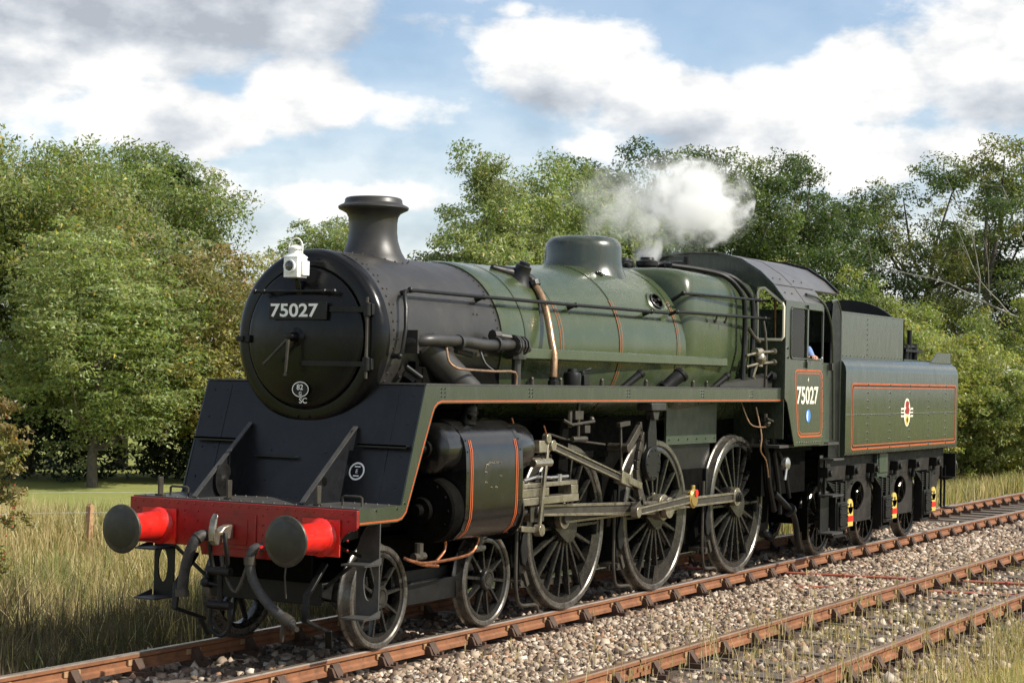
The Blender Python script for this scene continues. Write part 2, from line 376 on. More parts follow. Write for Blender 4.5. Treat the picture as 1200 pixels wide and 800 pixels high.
# ------------------------------------------------------------------ ground
def ground_z(x, y):
    x = np.asarray(x, float); y = np.asarray(y, float)
    z = np.full(np.broadcast(x, y).shape, -.30)
    z = z - .42 * np.clip((y - 1.5) / 2.2, 0, 1)
    z = z + .10 * np.clip((-4.9 - y) / .9, 0, 1)
    far = np.clip((np.hypot(x - 2, y) - 12) / 30, 0, 1)
    return z + far * (.18 * np.sin(x * .11 + 1) * np.cos(y * .13) + .08 * np.sin(x * .31 + y * .27)) * np.clip((np.abs(y + 1.6) - 5) / 8, 0, 1)
def ground_mat():
    m = bpy.data.materials.new('meadow'); m.use_nodes = True; MAT['meadow'] = m
    t = m.node_tree; b = t.nodes['Principled BSDF']; N = t.nodes.new; L = t.links.new
    co = N('ShaderNodeTexCoord')
    def noise(sc, det):
        n = N('ShaderNodeTexNoise'); n.inputs['Scale'].default_value = sc; n.inputs['Detail'].default_value = det; n.inputs['Roughness'].default_value = .62
        L(co.outputs['Object'], n.inputs['Vector']); return n.outputs[0]
    r = N('ShaderNodeValToRGB'); L(noise(.6, 9), r.inputs[0])
    r.color_ramp.elements[0].position = .3; r.color_ramp.elements[0].color = (.17, .20, .05, 1)
    r.color_ramp.elements[1].position = .7; r.color_ramp.elements[1].color = (.26, .27, .09, 1)
    r2 = N('ShaderNodeMix'); r2.data_type = 'RGBA'; r2.inputs[7].default_value = (.25, .22, .10, 1)
    mr = N('ShaderNodeMapRange'); L(noise(5, 8), mr.inputs[0]); mr.inputs[1].default_value = .48; mr.inputs[2].default_value = .75; mr.inputs[4].default_value = .7
    L(mr.outputs[0], r2.inputs[0]); L(r.outputs[0], r2.inputs[6]); L(r2.outputs[2], b.inputs['Base Color'])
    b.inputs['Roughness'].default_value = .95; b.inputs['Specular IOR Level'].default_value = .1
    bp = N('ShaderNodeBump'); bp.inputs['Strength'].default_value = .6; bp.inputs['Distance'].default_value = .06
    L(noise(14, 6), bp.inputs['Height']); L(bp.outputs[0], b.inputs['Normal'])
ground_mat()
gx = np.unique(np.concatenate([np.linspace(-900, -30, 12), np.linspace(-30, 90, 100), np.linspace(90, 1200, 14)]))
gy = np.unique(np.concatenate([np.linspace(-900, -20, 10), np.linspace(-20, 50, 110), np.linspace(50, 900, 14)]))
GX, GY = np.meshgrid(gx, gy); GZ = ground_z(GX, GY)
nx, ny = len(gx), len(gy)
idx = np.arange(nx * ny).reshape(ny, nx)
q = np.stack([idx[:-1, :-1], idx[:-1, 1:], idx[1:, 1:], idx[1:, :-1]], -1).reshape(-1, 4)
me = raw_mesh('ground', np.stack([GX, GY, GZ], -1).reshape(-1, 3), q.ravel(), np.arange(len(q)) * 4, np.full(len(q), 4), 'meadow')
me.shade_smooth()
obj('ground', me, None, kind='structure')

# ------------------------------------------------------------------ track bed
mat('bed', (.085, .065, .048), (.15, .118, .09), rough=.95, nscale=9, c3=(.07, .055, .042), c3scale=45, c3amt=.8, bump=.8, bscale=55, spec=.15)
bed = MB()
prof = [(-5.55, -.33), (-5.1, -.225), (-4.4, -.215), (-2.9, -.215), (-2.45, -.225), (-1.6, -.235), (-1.0, -.215), (1.35, -.215), (1.75, -.30), (2.2, -.47)]
xs = [-30 + 2.0 * i for i in range(66)]
bed.loft([[(x, y, z + .012 * math.sin(x * 1.7 + y * 3)) for (y, z) in prof] for x in xs], closed=False)
obj('track_bed', bed, 'bed', kind='structure')

# ------------------------------------------------------------------ rails, chairs, sleepers
RAIL = [(-.034, -.012), (-.028, 0), (.028, 0), (.034, -.012), (.032, -.040), (.011, -.056), (.010, -.096), (.033, -.112), (.034, -.146), (-.034, -.146), (-.033, -.112), (-.010, -.096), (-.011, -.056), (-.032, -.040)]
def rail_mesh(length, top):
    b = MB(); n = len(RAIL)
    b.loft([[(x, y, z) for (y, z) in RAIL] for x in (0, length)])
    b.m = [1 if k in (0, 1, 2) else 0 for k in range(n)] + [0, 0]
    return b.mesh('rail', ['rail_side', top], 30)
ch = MB()
ch.box(-.075, .075, -.19, .19, -.205, -.150)
ch.prism([(-.036, -.150), (-.036, -.048), (-.060, -.044), (-.078, -.075), (-.130, -.150)], 'x', -.05, .05); ch.prism([(-.036, -.150), (-.036, -.07), (-.075, -.075), (-.11, -.150)], 'x', -.08, -.052)
ch.prism([(.036, -.150), (.036, -.050), (.055, -.046), (.075, -.08), (.13, -.150)], 'x', -.045, .045)
for sx in (-1, 1): ch.cyl((0, sx * .165, -.15), (0, sx * .165, -.118), .022, n=6)
ch_me = ch.mesh('rail_chair', 'chair_iron', 30)
key = MB(); key.box(-.095, .095, -.034, -.0125, -.10, -.052)
key_me = key.mesh('key', 'wood_post', 0)
sl = MB(); sl.box(-.127, .127, -1.3, 1.3, -.33, -.195)
sl_me = sl.mesh('sleeper', 'sleeper', 0)
fp = MB(); fp.prism([(-.036, -.108), (-.020, -.098), (-.020, -.058), (-.034, -.050)], 'x', -.23, .23)
for k in (-.17, -.06, .06, .17): fp.cyl((k, -.028, -.078), (k, -.05, -.078), .017, n=6)
fp_me = fp.mesh('fishplate', 'rail_side', 30)
def track(yc, top, label, x_off, joint):
    t = thing('railway_track', label, 'railway track', (0, yc, -.2))
    rm = rail_mesh(18.26, top)
    for s in (-1, 1):
        x = -26 + joint
        while x < 100:
            obj('rail', rm, None, t, (x, yc + s * .7525, 0))
            obj('fishplate', fp_me, None, t, (x + 18.275, yc + s * .7525, 0))
            x += 18.29
    for i in range(-12, 62):
        x = x_off + .778 * i
        obj('sleeper', sl_me, None, t, (x + random.uniform(-.02, .02), yc + random.uniform(-.03, .03), random.uniform(-.006, .004)), (0, 0, random.uniform(-.012, .012)))
        for s in (-1, 1):
            c = obj('rail_chair', ch_me, None, t, (x, yc + s * .7525, 0), (0, 0, 0 if s < 0 else PI))
            if -3 < x < 26: obj('key', key_me, None, c, (x, yc + s * .7525, 0), (0, 0, 0 if s < 0 else PI))
    return t
track(0, 'rail_bright', 'rusty running track under the green engine with polished rail heads', 3.44, 3.0)
track(-3.665, 'rail_top', 'rusty empty track with dull brown rail heads beside the grassy verge', 3.7, 9.6)
for (a, b_) in (((10.62, 1.05), (11.95, -4.1)), ((9.62, -.62), (10.95, -4.3))):
    zr = -.165 if a[0] > 10 else -.198
    r = MB(); r.cyl((a[0], a[1], zr), (b_[0], b_[1], zr), .018, n=10)
    for k in range(5):
        f = (k + .5) / 5; px, py = a[0] + (b_[0] - a[0]) * f, a[1] + (b_[1] - a[1]) * f
        r.box(px - .035, px + .035, py - .02, py + .02, -.225, zr + .02)
    tag(obj('point_rod', r, 'rod_red'), 'rusty red point rod crossing under both tracks ' + ('beside the tender end' if a[0] > 10 else 'below the cab'), 'point rod')

# ------------------------------------------------------------------ ballast stones
def stones(name, regions, seed):
    """regions: x0, x1, y0, y1, per square metre, size, base z function offset"""
    rg = np.random.default_rng(seed); P = []; SZ = []
    for (x0, x1, y0, y1, den, sz, zb) in regions:
        n = int((x1 - x0) * (y1 - y0) * den)
        x = rg.uniform(x0, x1, n); y = rg.uniform(y0, y1, n)
        z = np.interp(y, [p[0] for p in prof], [p[1] for p in prof]) + zb + rg.uniform(-.006, .022, n)
        P.append(np.stack([x, y, z], 1)); SZ.append(sz * rg.lognormal(0, .28, n))
    P = np.concatenate(P); SZ = np.concatenate(SZ); n = len(P)
    base = np.array([(x, y, z) for z in (-1, 1) for y in (-1, 1) for x in (-1, 1)], float) * .5
    V = base[None] * rg.uniform(.55, 1.25, (n, 1, 3)) + rg.normal(0, .13, (n, 8, 3))
    # random rotation
    qn = rg.normal(size=(n, 4)); qn /= np.linalg.norm(qn, axis=1)[:, None]; w, a, b, c = qn.T
    Rm = np.stack([1 - 2 * (b * b + c * c), 2 * (a * b - c * w), 2 * (a * c + b * w), 2 * (a * b + c * w), 1 - 2 * (a * a + c * c), 2 * (b * c - a * w), 2 * (a * c - b * w), 2 * (b * c + a * w), 1 - 2 * (a * a + b * b)], 1).reshape(n, 3, 3)
    V = np.einsum('nij,nkj->nki', Rm, V) * SZ[:, None, None] + P[:, None, :]
    F = np.array([(0, 2, 3, 1), (4, 5, 7, 6), (0, 1, 5, 4), (1, 3, 7, 5), (3, 2, 6, 7), (2, 0, 4, 6)])
    lv = (np.arange(n)[:, None, None] * 8 + F[None]).ravel(); nf = n * 6
    pal = np.array([(.56, .45, .34), (.38, .295, .215), (.66, .57, .455), (.21, .145, .10), (.29, .21, .145), (.11, .08, .06), (.46, .36, .26), (.42, .25, .15)])
    col = pal[rg.choice(len(pal), n, p=[.15, .17, .09, .16, .16, .13, .09, .05])] * rg.uniform(.6, .95, (n, 1))
    me = raw_mesh(name, V.reshape(-1, 3), lv, np.arange(nf) * 4, np.full(nf, 4), 'stone', np.repeat(col, 8, 0))
    return obj(name, me, None, kind='stuff')
o = stones('ballast', [(-4, 9, -2.55, -.86, 1000, .036, 0), (9, 21, -2.55, -.86, 640, .043, 0), (21, 42, -2.5, -.86, 130, .065, 0),
                       (-5, 22, -.70, .70, 170, .048, -.01), (-6, 4, .80, 1.9, 420, .050, 0), (12, 44, .8, 1.9, 110, .06, 0),
                       (-1, 14, -4.38, -2.96, 130, .042, -.012), (14, 34, -4.38, -2.96, 110, .05, -.01), (0, 24, -5.3, -4.46, 150, .042, 0)], 3)
tag(o, 'loose pale brown and grey ballast stones between and beside the rails', 'ballast', kind='stuff')
del o['category']

# ------------------------------------------------------------------ grass
def blades(P, H, Wd, colr, lean, seed, name, label):
    rg = np.random.default_rng(seed); n = len(P)
    a = rg.uniform(0, 2 * PI, n); ld = rg.uniform(0, 2 * PI, n); lm = np.abs(rg.normal(0, lean, n)) * H
    side = np.stack([np.cos(a), np.sin(a), np.zeros(n)], 1) * (Wd[:, None] / 2)
    ln = np.stack([np.cos(ld), np.sin(ld), np.zeros(n)], 1)
    up = np.array([0, 0, 1.0])
    m = P + up * (H * .55)[:, None] + ln * (lm * .35)[:, None]
    t = P + up * (H * np.sqrt(np.clip(1 - (lm / H) ** 2 * .5, .2, 1)))[:, None] + ln * lm[:, None]
    V = np.stack([P - side, P + side, m + side * .8, m - side * .8, t], 1).reshape(-1, 3)
    i = np.arange(n)[:, None] * 5
    lv = np.concatenate([i + [0, 1, 2, 3], i + [3, 2, 4]], 1).ravel()
    ls = (np.arange(n)[:, None] * 7 + [0, 4]).ravel(); lt = np.tile([4, 3], n)
    me = raw_mesh(name, V, lv, ls, lt, 'blade', np.repeat(colr, 5, 0))
    o = obj(name, me, None, kind='stuff'); o['label'] = label
    return t
def patch_noise(x, y, s, seed):
    rg = np.random.default_rng(seed); v = 0
    for k in range(6):
        a = rg.uniform(0, 2 * PI); f = s * rg.uniform(.5, 2.2); v = v + np.sin((x * math.cos(a) + y * math.sin(a)) * f + rg.uniform(0, 6))
    return v / 3.0
def grass_cols(n, x, y, seed, dry, brown=None):
    rg = np.random.default_rng(seed)
    straw = np.array([(.48, .385, .19), (.56, .465, .26), (.38, .295, .14)]); green = np.array([(.19, .205, .06), (.25, .26, .08), (.14, .165, .05)])
    k = np.clip(dry + .35 * patch_noise(x, y, .8, seed + 1) + rg.normal(0, .25, n), 0, 1)
    isd = rg.uniform(size=n) < k
    c = np.where(isd[:, None], straw[rg.integers(0, 3, n)], green[rg.integers(0, 3, n)])
    c = c * rg.uniform(.7, 1.2, (n, 1))
    if brown is not None:
        dead = np.array([(.115, .085, .055), (.17, .13, .085), (.085, .085, .045)])  # dead stems, also carrying the shade near the track as colour
        kb = rg.uniform(size=n) < brown; c = np.where(kb[:, None], dead[rg.integers(0, 3, n)] * rg.uniform(.7, 1.2, (n, 1)), c)
    return c
def scatter(n, seed, box, keep=None):
    rg = np.random.default_rng(seed)
    x = rg.uniform(box[0], box[1], n); y = rg.uniform(box[2], box[3], n)
    if keep is not None:
        k = keep(x, y, rg); x, y = x[k], y[k]
    return x, y, rg
# long grass on the far side of the running track
def tufts(nt, per, seed, box, keep, h, w, dry, brown, name, label, spread=.10):
    rg = np.random.default_rng(seed); tx = rg.uniform(box[0], box[1], nt); ty = rg.uniform(box[2], box[3], nt); k = keep(tx, ty, rg); tx, ty = tx[k], ty[k]; nt = len(tx)
    m = rg.poisson(per * rg.uniform(.4, 1.6, nt)); who = np.repeat(np.arange(nt), m); n = len(who)
    off = rg.normal(0, spread, (n, 2)) * rg.uniform(.5, 1.5, nt)[who][:, None]; x = tx[who] + off[:, 0]; y = np.maximum(ty[who] + off[:, 1], 1.7)
    th = rg.lognormal(0, .38, nt) * (1 + .35 * patch_noise(tx, ty, .6, 8)); hh = np.clip(h(x, y) * th[who] * rg.uniform(.45, 1.1, n), .05, 1.05)
    c = grass_cols(nt, tx, ty, seed + 1, dry, np.clip(brown(tx, ty), 0, 1))[who] * rg.uniform(.7, 1.25, (n, 1))
    z = np.where(y < 2.2, np.interp(y, [p[0] for p in prof], [p[1] for p in prof]), ground_z(x, y)) - .02
    blades(np.stack([x, y, z], 1), hh, rg.uniform(*w, n), c, .5, seed + 2, name, label)
tufts(16500, 11, 21, (-5, 13, 1.75, 12.5), lambda x, y, r: (r.uniform(size=len(x)) < np.clip(1.25 - y / 12, .2, 1)) & (y - 1.6 < (x + 9.5) * 1.25) & (x < 4 + 1.1 * y),
      lambda x, y: .46 * np.clip((y - 1.2) / 1.6, .3, 1) * np.where(y > 9, .7, 1), (.007, .014), .80, lambda x, y: np.clip(1.15 - (y - 3.0) / 3.6, .06, .9), 'long_grass', 'long tangled half dry grass on the bank beyond the running track')  # browner and darker towards the track: dead stems plus shade put into colour
x, y, rg = scatter(70000, 25, (2, 20, 6.5, 21), lambda x, y, r: (((x - CAM_AT.x) * .871 + (y - CAM_AT.y) * .491) < 38 + 1.5 * patch_noise(x, y, .5, 9)) & (y > 3 + .55 * x) & (r.uniform(size=len(x)) < np.clip(.6 + .5 * patch_noise(x, y, .9, 6), .1, 1)))
n = len(x); blades(np.stack([x, y, ground_z(x, y) - .02], 1), rg.uniform(.25, .72, n) * (1 + .3 * patch_noise(x, y, .7, 7)), rg.uniform(.012, .024, n), grass_cols(n, x, y, 26, .80), .35, 27, 'hay_grass', 'tall straw yellow grass between the bank and the mown meadow')
# dry grass along the far side behind the tender, and under the engine's far side
x, y, rg = scatter(32000, 31, (14, 60, 1.7, 6.5), None); n = len(x)
blades(np.stack([x, y, ground_z(x, y) - .02], 1), rg.uniform(.25, .8, n), rg.uniform(.014, .03, n), grass_cols(n, x, y, 32, .75), .3, 33, 'dry_grass', 'tall straw coloured grass under the bushes behind the tender')
# verge beside the empty track
x, y, rg = scatter(95000, 41, (-1, 20, -9.0, -4.75), lambda x, y, r: r.uniform(size=len(x)) < np.clip((-4.5 - y) / 1.1, .08, 1) * np.clip(.62 + .5 * patch_noise(x, y, 1.2, 15), .1, 1)); n = len(x)
blades(np.stack([x, y, np.maximum(ground_z(x, y), np.interp(y, [p[0] for p in prof], [p[1] for p in prof])) - .02], 1), rg.uniform(.06, .34, n), rg.uniform(.005, .010, n), grass_cols(n, x, y, 42, .88), .4, 43, 'verge_grass', 'short dry grass on the verge beside the empty track')
# scattered straw stalks with seed heads growing among the ballast
x, y, rg = scatter(5200, 51, (-.5, 12, -5.6, -2.2), lambda x, y, r: r.uniform(size=len(x)) < np.where(y < -2.85, .75, .10) * np.clip(.55 + .6 * patch_noise(x, y, 1.4, 25), .05, 1) * np.clip(1.0 - x / 9, .08, 1)); n = len(x)
keep_off = (np.abs(np.abs(y + 3.665) - .7525) > .06); x, y = x[keep_off], y[keep_off]; n = len(x)
tip = blades(np.stack([x, y, np.full(n, -.23)], 1), rg.uniform(.18, .62, n), rg.uniform(.005, .009, n), np.array([(.55, .46, .28)]) * rg.uniform(.75, 1.15, (n, 1)), .22, 53, 'straw_stalk_scatter', 'thin straw stalks standing up between the rails of the empty track')
sel = np.repeat(np.arange(len(tip)), 3); rg = np.random.default_rng(55); n = len(sel)
blades(tip[sel] + rg.normal(0, .006, (n, 3)) - np.array([0, 0, .06]), rg.uniform(.05, .11, n), rg.uniform(.006, .012, n), np.array([(.50, .39, .22)]) * rg.uniform(.7, 1.15, (n, 1)), .25, 56, 'seed_head_scatter', 'feathery seed heads on the straw stalks by the empty track')
x, y, rg = scatter(9000, 61, (0, 22, -4.3, -3.02), lambda x, y, r: patch_noise(x, y, 1.6, 35) > .35); n = len(x)
blades(np.stack([x, y, np.full(n, -.225)], 1), rg.uniform(.03, .12, n), rg.uniform(.006, .011, n), grass_cols(n, x, y, 62, .35), .5, 63, 'low_weeds', 'low green weeds between the rails of the empty track')

# ------------------------------------------------------------------ trees
GREENS = {'mid': (.185, .230, .072), 'olive': (.26, .255, .090), 'dark': (.080, .116, .041), 'pale': (.27, .305, .125), 'yellow': (.30, .305, .085), 'brown': (.28, .20, .08), 'grey': (.25, .275, .155), 'deep_shade': (.030, .045, .020)}  # last tone is a leaf green darkened to stand for shade under trees
def leaf_cloud(name, clumps, per, leaf, tone, seed, flat=.0, droop=0.0, tone2=None):
    """clumps: (x, y, z, r)"""
    rg = np.random.default_rng(seed); Cc = np.array(clumps); nc = len(Cc)
    per = per * 1.75; leaf = leaf * .76
    cnt = np.maximum(20, (per * (Cc[:, 3] / Cc[:, 3].mean()) ** 2).astype(int)); who = np.repeat(np.arange(nc), cnt); n = len(who)
    # each clump carries a dozen sprays of leaves on its outside, so boughs and gaps show
    ns = 13; sd = rg.normal(size=(nc, ns, 3)); sd[..., 2] += .25; sd /= np.linalg.norm(sd, axis=2)[..., None]
    sr = Cc[:, None, 3] * rg.uniform(.55, 1.05, (nc, ns))
    sc = Cc[:, None, :3] + sd * sr[..., None] * np.array([1.1, 1.1, .75 - flat])
    k = rg.integers(0, ns, n); j = rg.normal(size=(n, 3)); jl = np.linalg.norm(j, axis=1)[:, None]; j = j / jl * np.minimum(jl, 1.9)
    P = sc[who, k] + j * (Cc[who, 3] * .20)[:, None] * np.array([1.15, 1.15, .7]) - np.array([0, 0, 1.0]) * (droop * .06 * np.abs(j[:, 2]))[:, None]
    d = P - Cc[who, :3]; d /= np.linalg.norm(d, axis=1)[:, None] + 1e-9
    nr = d * .55 + rg.normal(size=(n, 3)) * .55 + np.array([0, 0, .35]); nr /= np.linalg.norm(nr, axis=1)[:, None]
    t = np.cross(nr, rg.normal(size=(n, 3)) + np.array([0, 0, droop])); t /= np.linalg.norm(t, axis=1)[:, None] + 1e-9
    b = np.cross(nr, t); l = leaf * rg.uniform(.6, 1.35, n)[:, None]
    V = np.stack([P - t * l * .45 - b * l * .27, P - t * l * .45 + b * l * .27, P + t * l * .65], 1).reshape(-1, 3)
    base = np.array(GREENS[tone]); c2 = np.array(GREENS[tone2 or tone])
    kc = rg.uniform(0, 1, nc) ** 2; col = (base[None] * (1 - kc[:, None]) + c2[None] * kc[:, None]) * rg.uniform(.78, 1.22, (nc, 1))
    col = col[who] * rg.uniform(.8, 1.2, (n, 1)) * (1 + rg.normal(0, .08, (n, 3)))
    yel = rg.uniform(size=n) < .025; col[yel] = col[yel] * np.array([2.0, 1.35, .8])
    return raw_mesh(name, V, np.arange(n * 3), np.arange(n) * 3, np.full(n, 3), 'leaf', np.clip(col, .005, .6).repeat(3, 0))
def tree(name, label, cat, at, H, r, base, tone, seed, nclump=70, per=330, leaf=.15, ry=None, group=None, tone2=None, trunk_r=None, bark='bark', csize=.26, shell=.45, droop=0.0, top_bias=0.0):
    rg = np.random.default_rng(seed); z0 = float(ground_z(at[0], at[1])) - .05
    t = thing(name, label, cat, (at[0], at[1], z0), group)
    ry = ry or r; rz = (H - base) / 2; zc = base + rz; cl = []; ph = rg.uniform(0, 6, 4)
    for i in range(nclump):
        d = rg.normal(size=3); d /= np.linalg.norm(d); k = shell + (1 - shell) * rg.uniform() ** .6
        w = 1 - top_bias * max(0, d[2]); k *= 1 + .17 * math.sin(3 * math.atan2(d[1], d[0]) + ph[0]) * math.cos(4 * d[2] + ph[1]) + .10 * math.sin(5 * d[2] + 2 * math.atan2(d[1], d[0]) + ph[2])
        cr_ = r * csize * rg.uniform(.65, 1.3)
        p = np.array([d[0] * r * k * w * .86, d[1] * ry * k * w * .86, zc + d[2] * (rz - cr_ * .6) * k])
        cl.append((*p, cr_))
    obj('crown', leaf_cloud('crown', cl, per, leaf, tone, seed + 1, droop=droop, tone2=tone2), None, t, (at[0], at[1], z0))
    tr = trunk_r or H * .018; b = MB(); hh = base + rz * .9
    bend = rg.normal(0, .25, (5, 2)); pts = [Vector((bend[k][0] * k / 4, bend[k][1] * k / 4, hh * k / 4)) for k in range(5)]
    b.tube(pts, [tr * (1.25 - .22 * k) for k in range(5)], 8)
    for i in rg.choice(nclump, min(nclump, 16), replace=False):
        c = Vector(cl[i][:3]); f = min(.95, max(.3, (c.z - r * .5) / hh)); s0 = pts[0].lerp(pts[-1], f) if f > .9 else pts[int(f * 4)].lerp(pts[int(f * 4) + 1], f * 4 % 1)
        mid = s0.lerp(c, .5) + Vector((0, 0, -.12 * (c - s0).length)) + Vector(rg.normal(0, .12, 3))
        b.tube([s0, mid, c], [tr * .42, tr * .26, tr * .10], 5)
    obj('trunk', b, bark, t, (at[0], at[1], z0))
    return t
GL = 'trees across the meadow'
tree('broadleaf_tree', 'tallest olive green tree of the clump across the meadow, nearest the hawthorn', 'tree', (25.9, 27.6), 10.1, 4.3, 1.9, 'mid', 101, 105, 330, .16, tone2='olive', group=GL)
tree('broadleaf_tree', 'tall round grey green tree behind the weeping one across the meadow', 'tree', (31.4, 29.0), 10.8, 3.6, 2.4, 'mid', 111, 110, 330, .16, tone2='grey', group=GL)
tree('broadleaf_tree', 'dark tree with ragged top showing behind the grey green crown', 'tree', (35.0, 30.4), 10.7, 2.2, 4, 'dark', 121, 70, 300, .17, group=GL)
tree('broadleaf_tree', 'weeping pale green tree hanging low over the meadow edge', 'tree', (23.2, 22.7), 6.6, 3.2, .75, 'pale', 131, 95, 360, .14, tone2='mid', group=GL, droop=1.5)
tree('broadleaf_tree', 'brownish olive tree with turning leaves beside the engine front', 'tree', (26.8, 21.6), 6.7, 2.9, .5, 'olive', 141, 80, 330, .14, tone2='brown', group=GL)
tree('broadleaf_tree', 'silvery green tree on the slope of the clump behind the smokebox', 'tree', (31.2, 26.0), 7.2, 1.8, .8, 'grey', 151, 85, 330, .15, tone2='mid', group=GL)
tree('broadleaf_tree', 'dark green tree at the outer end of the meadow clump', 'tree', (23.1, 29.6), 9.4, 3.6, 2.0, 'dark', 161, 80, 300, .16, tone2='mid', group=GL)
tree('broadleaf_tree', 'small far tree seen between the lamp and the chimney', 'tree', (56.8, 39.9), 10.9, 2.9, 3.0, 'mid', 171, 55, 260, .18, tone2='grey')
tree('broadleaf_tree', 'small sparse far tree close by the one beside the chimney', 'tree', (61.0, 41.6), 10.9, 2.4, 3.0, 'grey', 175, 40, 220, .18)
GC = 'trees behind the engine'
tree('birch_tree', 'light green feathery tree standing right behind the chimney side of the boiler', 'tree', (39.6, 20.6), 10.6, 3.0, 1.2, 'pale', 201, 95, 330, .15, tone2='mid', group=GC, top_bias=.45)
tree('broadleaf_tree', 'bright green rounded tree behind the boiler, next to the feathery one', 'tree', (44.2, 20.6), 10.9, 3.5, 1.5, 'mid', 211, 95, 330, .16, tone2='pale', group=GC)
tree('broadleaf_tree', 'mid green tree behind the dome', 'tree', (49.7, 21.8), 11.9, 3.2, 2.5, 'mid', 221, 80, 320, .17, tone2='dark', group=GC)
tree('oak_tree', 'tall dark oak rising highest behind the steam', 'tree', (52.6, 20.6), 13.3, 3.4, 3.0, 'dark', 231, 80, 300, .18, group=GC)
tree('oak_tree', 'dark oak behind the cab front and the steam', 'tree', (55.8, 18.8), 12.7, 3.5, 2.6, 'dark', 241, 80, 300, .18, tone2='mid', group=GC)
tree('oak_tree', 'dark spreading oak behind the cab roof', 'tree', (59.0, 17.2), 12.9, 3.6, 2.6, 'dark', 251, 85, 290, .18, group=GC)
tree('oak_tree', 'lower dark oak filling the gap behind the coal bunker', 'tree', (67.5, 18.2), 12.2, 3.0, 3.0, 'dark', 261, 55, 280, .19, group=GC)
GR = 'tall open trees beyond the bushes'
tree('ash_tree', 'tall open dark tree with sky showing through, behind the tender bunker', 'tree', (69.5, 15.0), 14.6, 4.0, 2.6, 'dark', 301, 62, 270, .19, group=GR, csize=.25, tone2='olive', bark='bark')
tree('ash_tree', 'tall open tree with bare limbs beyond the rear of the tender', 'tree', (64.8, 11.0), 14.1, 3.6, 2.6, 'dark', 311, 58, 260, .19, group=GR, csize=.25, tone2='olive')
tree('ash_tree', 'outermost tall open tree beyond the bushes, next to the bare branch', 'tree', (68.0, 8.6), 14.0, 3.6, 2.2, 'dark', 321, 56, 260, .19, group=GR, csize=.25)
tree('ash_tree', 'tall open tree past the end of the bushes beside the line', 'tree', (67.1, 5.2), 13.6, 3.4, 2.0, 'dark', 331, 50, 250, .19, group=GR, csize=.22)
GB = 'bushes beside the line'
def bush(label, at, H, r, tone, seed, tone2=None, per=300, leaf=.12, n=62):
    return tree('willow_bush', label, 'bush', at, H, r, .1, tone, seed, n, per, leaf, group=GB, tone2=tone2, csize=.27, shell=.35, trunk_r=.06)
bush('yellow green bush directly behind the cab roof edge', (43.0, 10.6), 7.0, 2.5, 'yellow', 401, 'mid')
bush('tall yellow green bush behind the coal bunker', (44.6, 8.4), 6.2, 2.5, 'yellow', 411, 'pale')
bush('yellow green bush behind the flat tank top of the tender', (42.4, 6.6), 5.3, 2.1, 'yellow', 421, 'mid')
bush('lower leafy bush just past the rear of the tender', (39.8, 4.9), 4.6, 1.9, 'yellow', 431, 'mid')
bush('lowest bush reaching out towards the running rails', (40.8, 3.7), 3.7, 1.7, 'pale', 441, 'yellow')
bush('dark green bush standing behind the yellow ones', (51.0, 11.7), 7.4, 3.0, 'mid', 451, 'yellow', leaf=.14)
bush('mid green bush between the yellow bushes and the open trees', (51.6, 6.9), 6.3, 2.8, 'mid', 461, 'yellow', leaf=.14)
bush('green bush hidden behind the boiler', (37.5, 15.2), 6.2, 2.6, 'mid', 471, 'pale')
bush('pale leafy bush below the steam behind the dome', (41.5, 14.6), 7.0, 2.8, 'pale', 481, 'yellow')
bush('green bush below the dark oaks behind the cab', (46.0, 13.4), 7.2, 2.7, 'yellow', 491, 'mid')
bush('leafy bush standing low beside the line far down the track', (48.5, 4.4), 4.6, 2.2, 'yellow', 495, 'mid')
# dark wood far behind, reads as one mass
rgw = np.random.default_rng(77); cl = []
for i in range(230):
    a = rgw.uniform(-8, 56); dd = rgw.uniform(92, 112)
    cl.append((CAM_AT.x + dd * math.cos(math.radians(a)), CAM_AT.y + dd * math.sin(math.radians(a)), rgw.uniform(-.4, 6.3 + 1.2 * math.sin(a * .7)), rgw.uniform(1.1, 2.1)))
o = obj('far_wood', leaf_cloud('far_wood', cl, 190, .34, 'dark', 78, tone2='mid'), None, kind='stuff'); o['label'] = 'dark wood far behind the trees'
# undergrowth below the meadow trees, its deep shade put into the leaf colour
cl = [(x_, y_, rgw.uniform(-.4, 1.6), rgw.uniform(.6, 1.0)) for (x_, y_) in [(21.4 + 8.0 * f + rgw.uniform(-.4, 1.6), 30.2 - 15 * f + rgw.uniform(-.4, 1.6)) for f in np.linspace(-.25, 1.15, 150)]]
o = obj('undergrowth', leaf_cloud('undergrowth', cl, 160, .2, 'deep_shade', 79), None, kind='stuff'); o['label'] = 'dark undergrowth in the shade below the meadow trees'
# hawthorn with red berries close by
h = tree('hawthorn_bush', 'rusty hawthorn bush with red berries at the near end of the bank', 'bush', (1.32, 4.45), 3.1, .55, .35, 'olive', 501, 46, 130, .07, tone2='brown', trunk_r=.035, csize=.28)
bb = MB(); rgb = np.random.default_rng(5)
for i in range(170):
    d = rgb.normal(size=3); d /= np.linalg.norm(d); bb.ball((1.25 + d[0] * .48, 4.5 + d[1] * .48, 1.15 + d[2] * 1.15), .010, 6)
mat('berry', (.42, .03, .015), (.5, .05, .02), rough=.3)
obj('berries', bb, 'berry', h, kind='stuff')
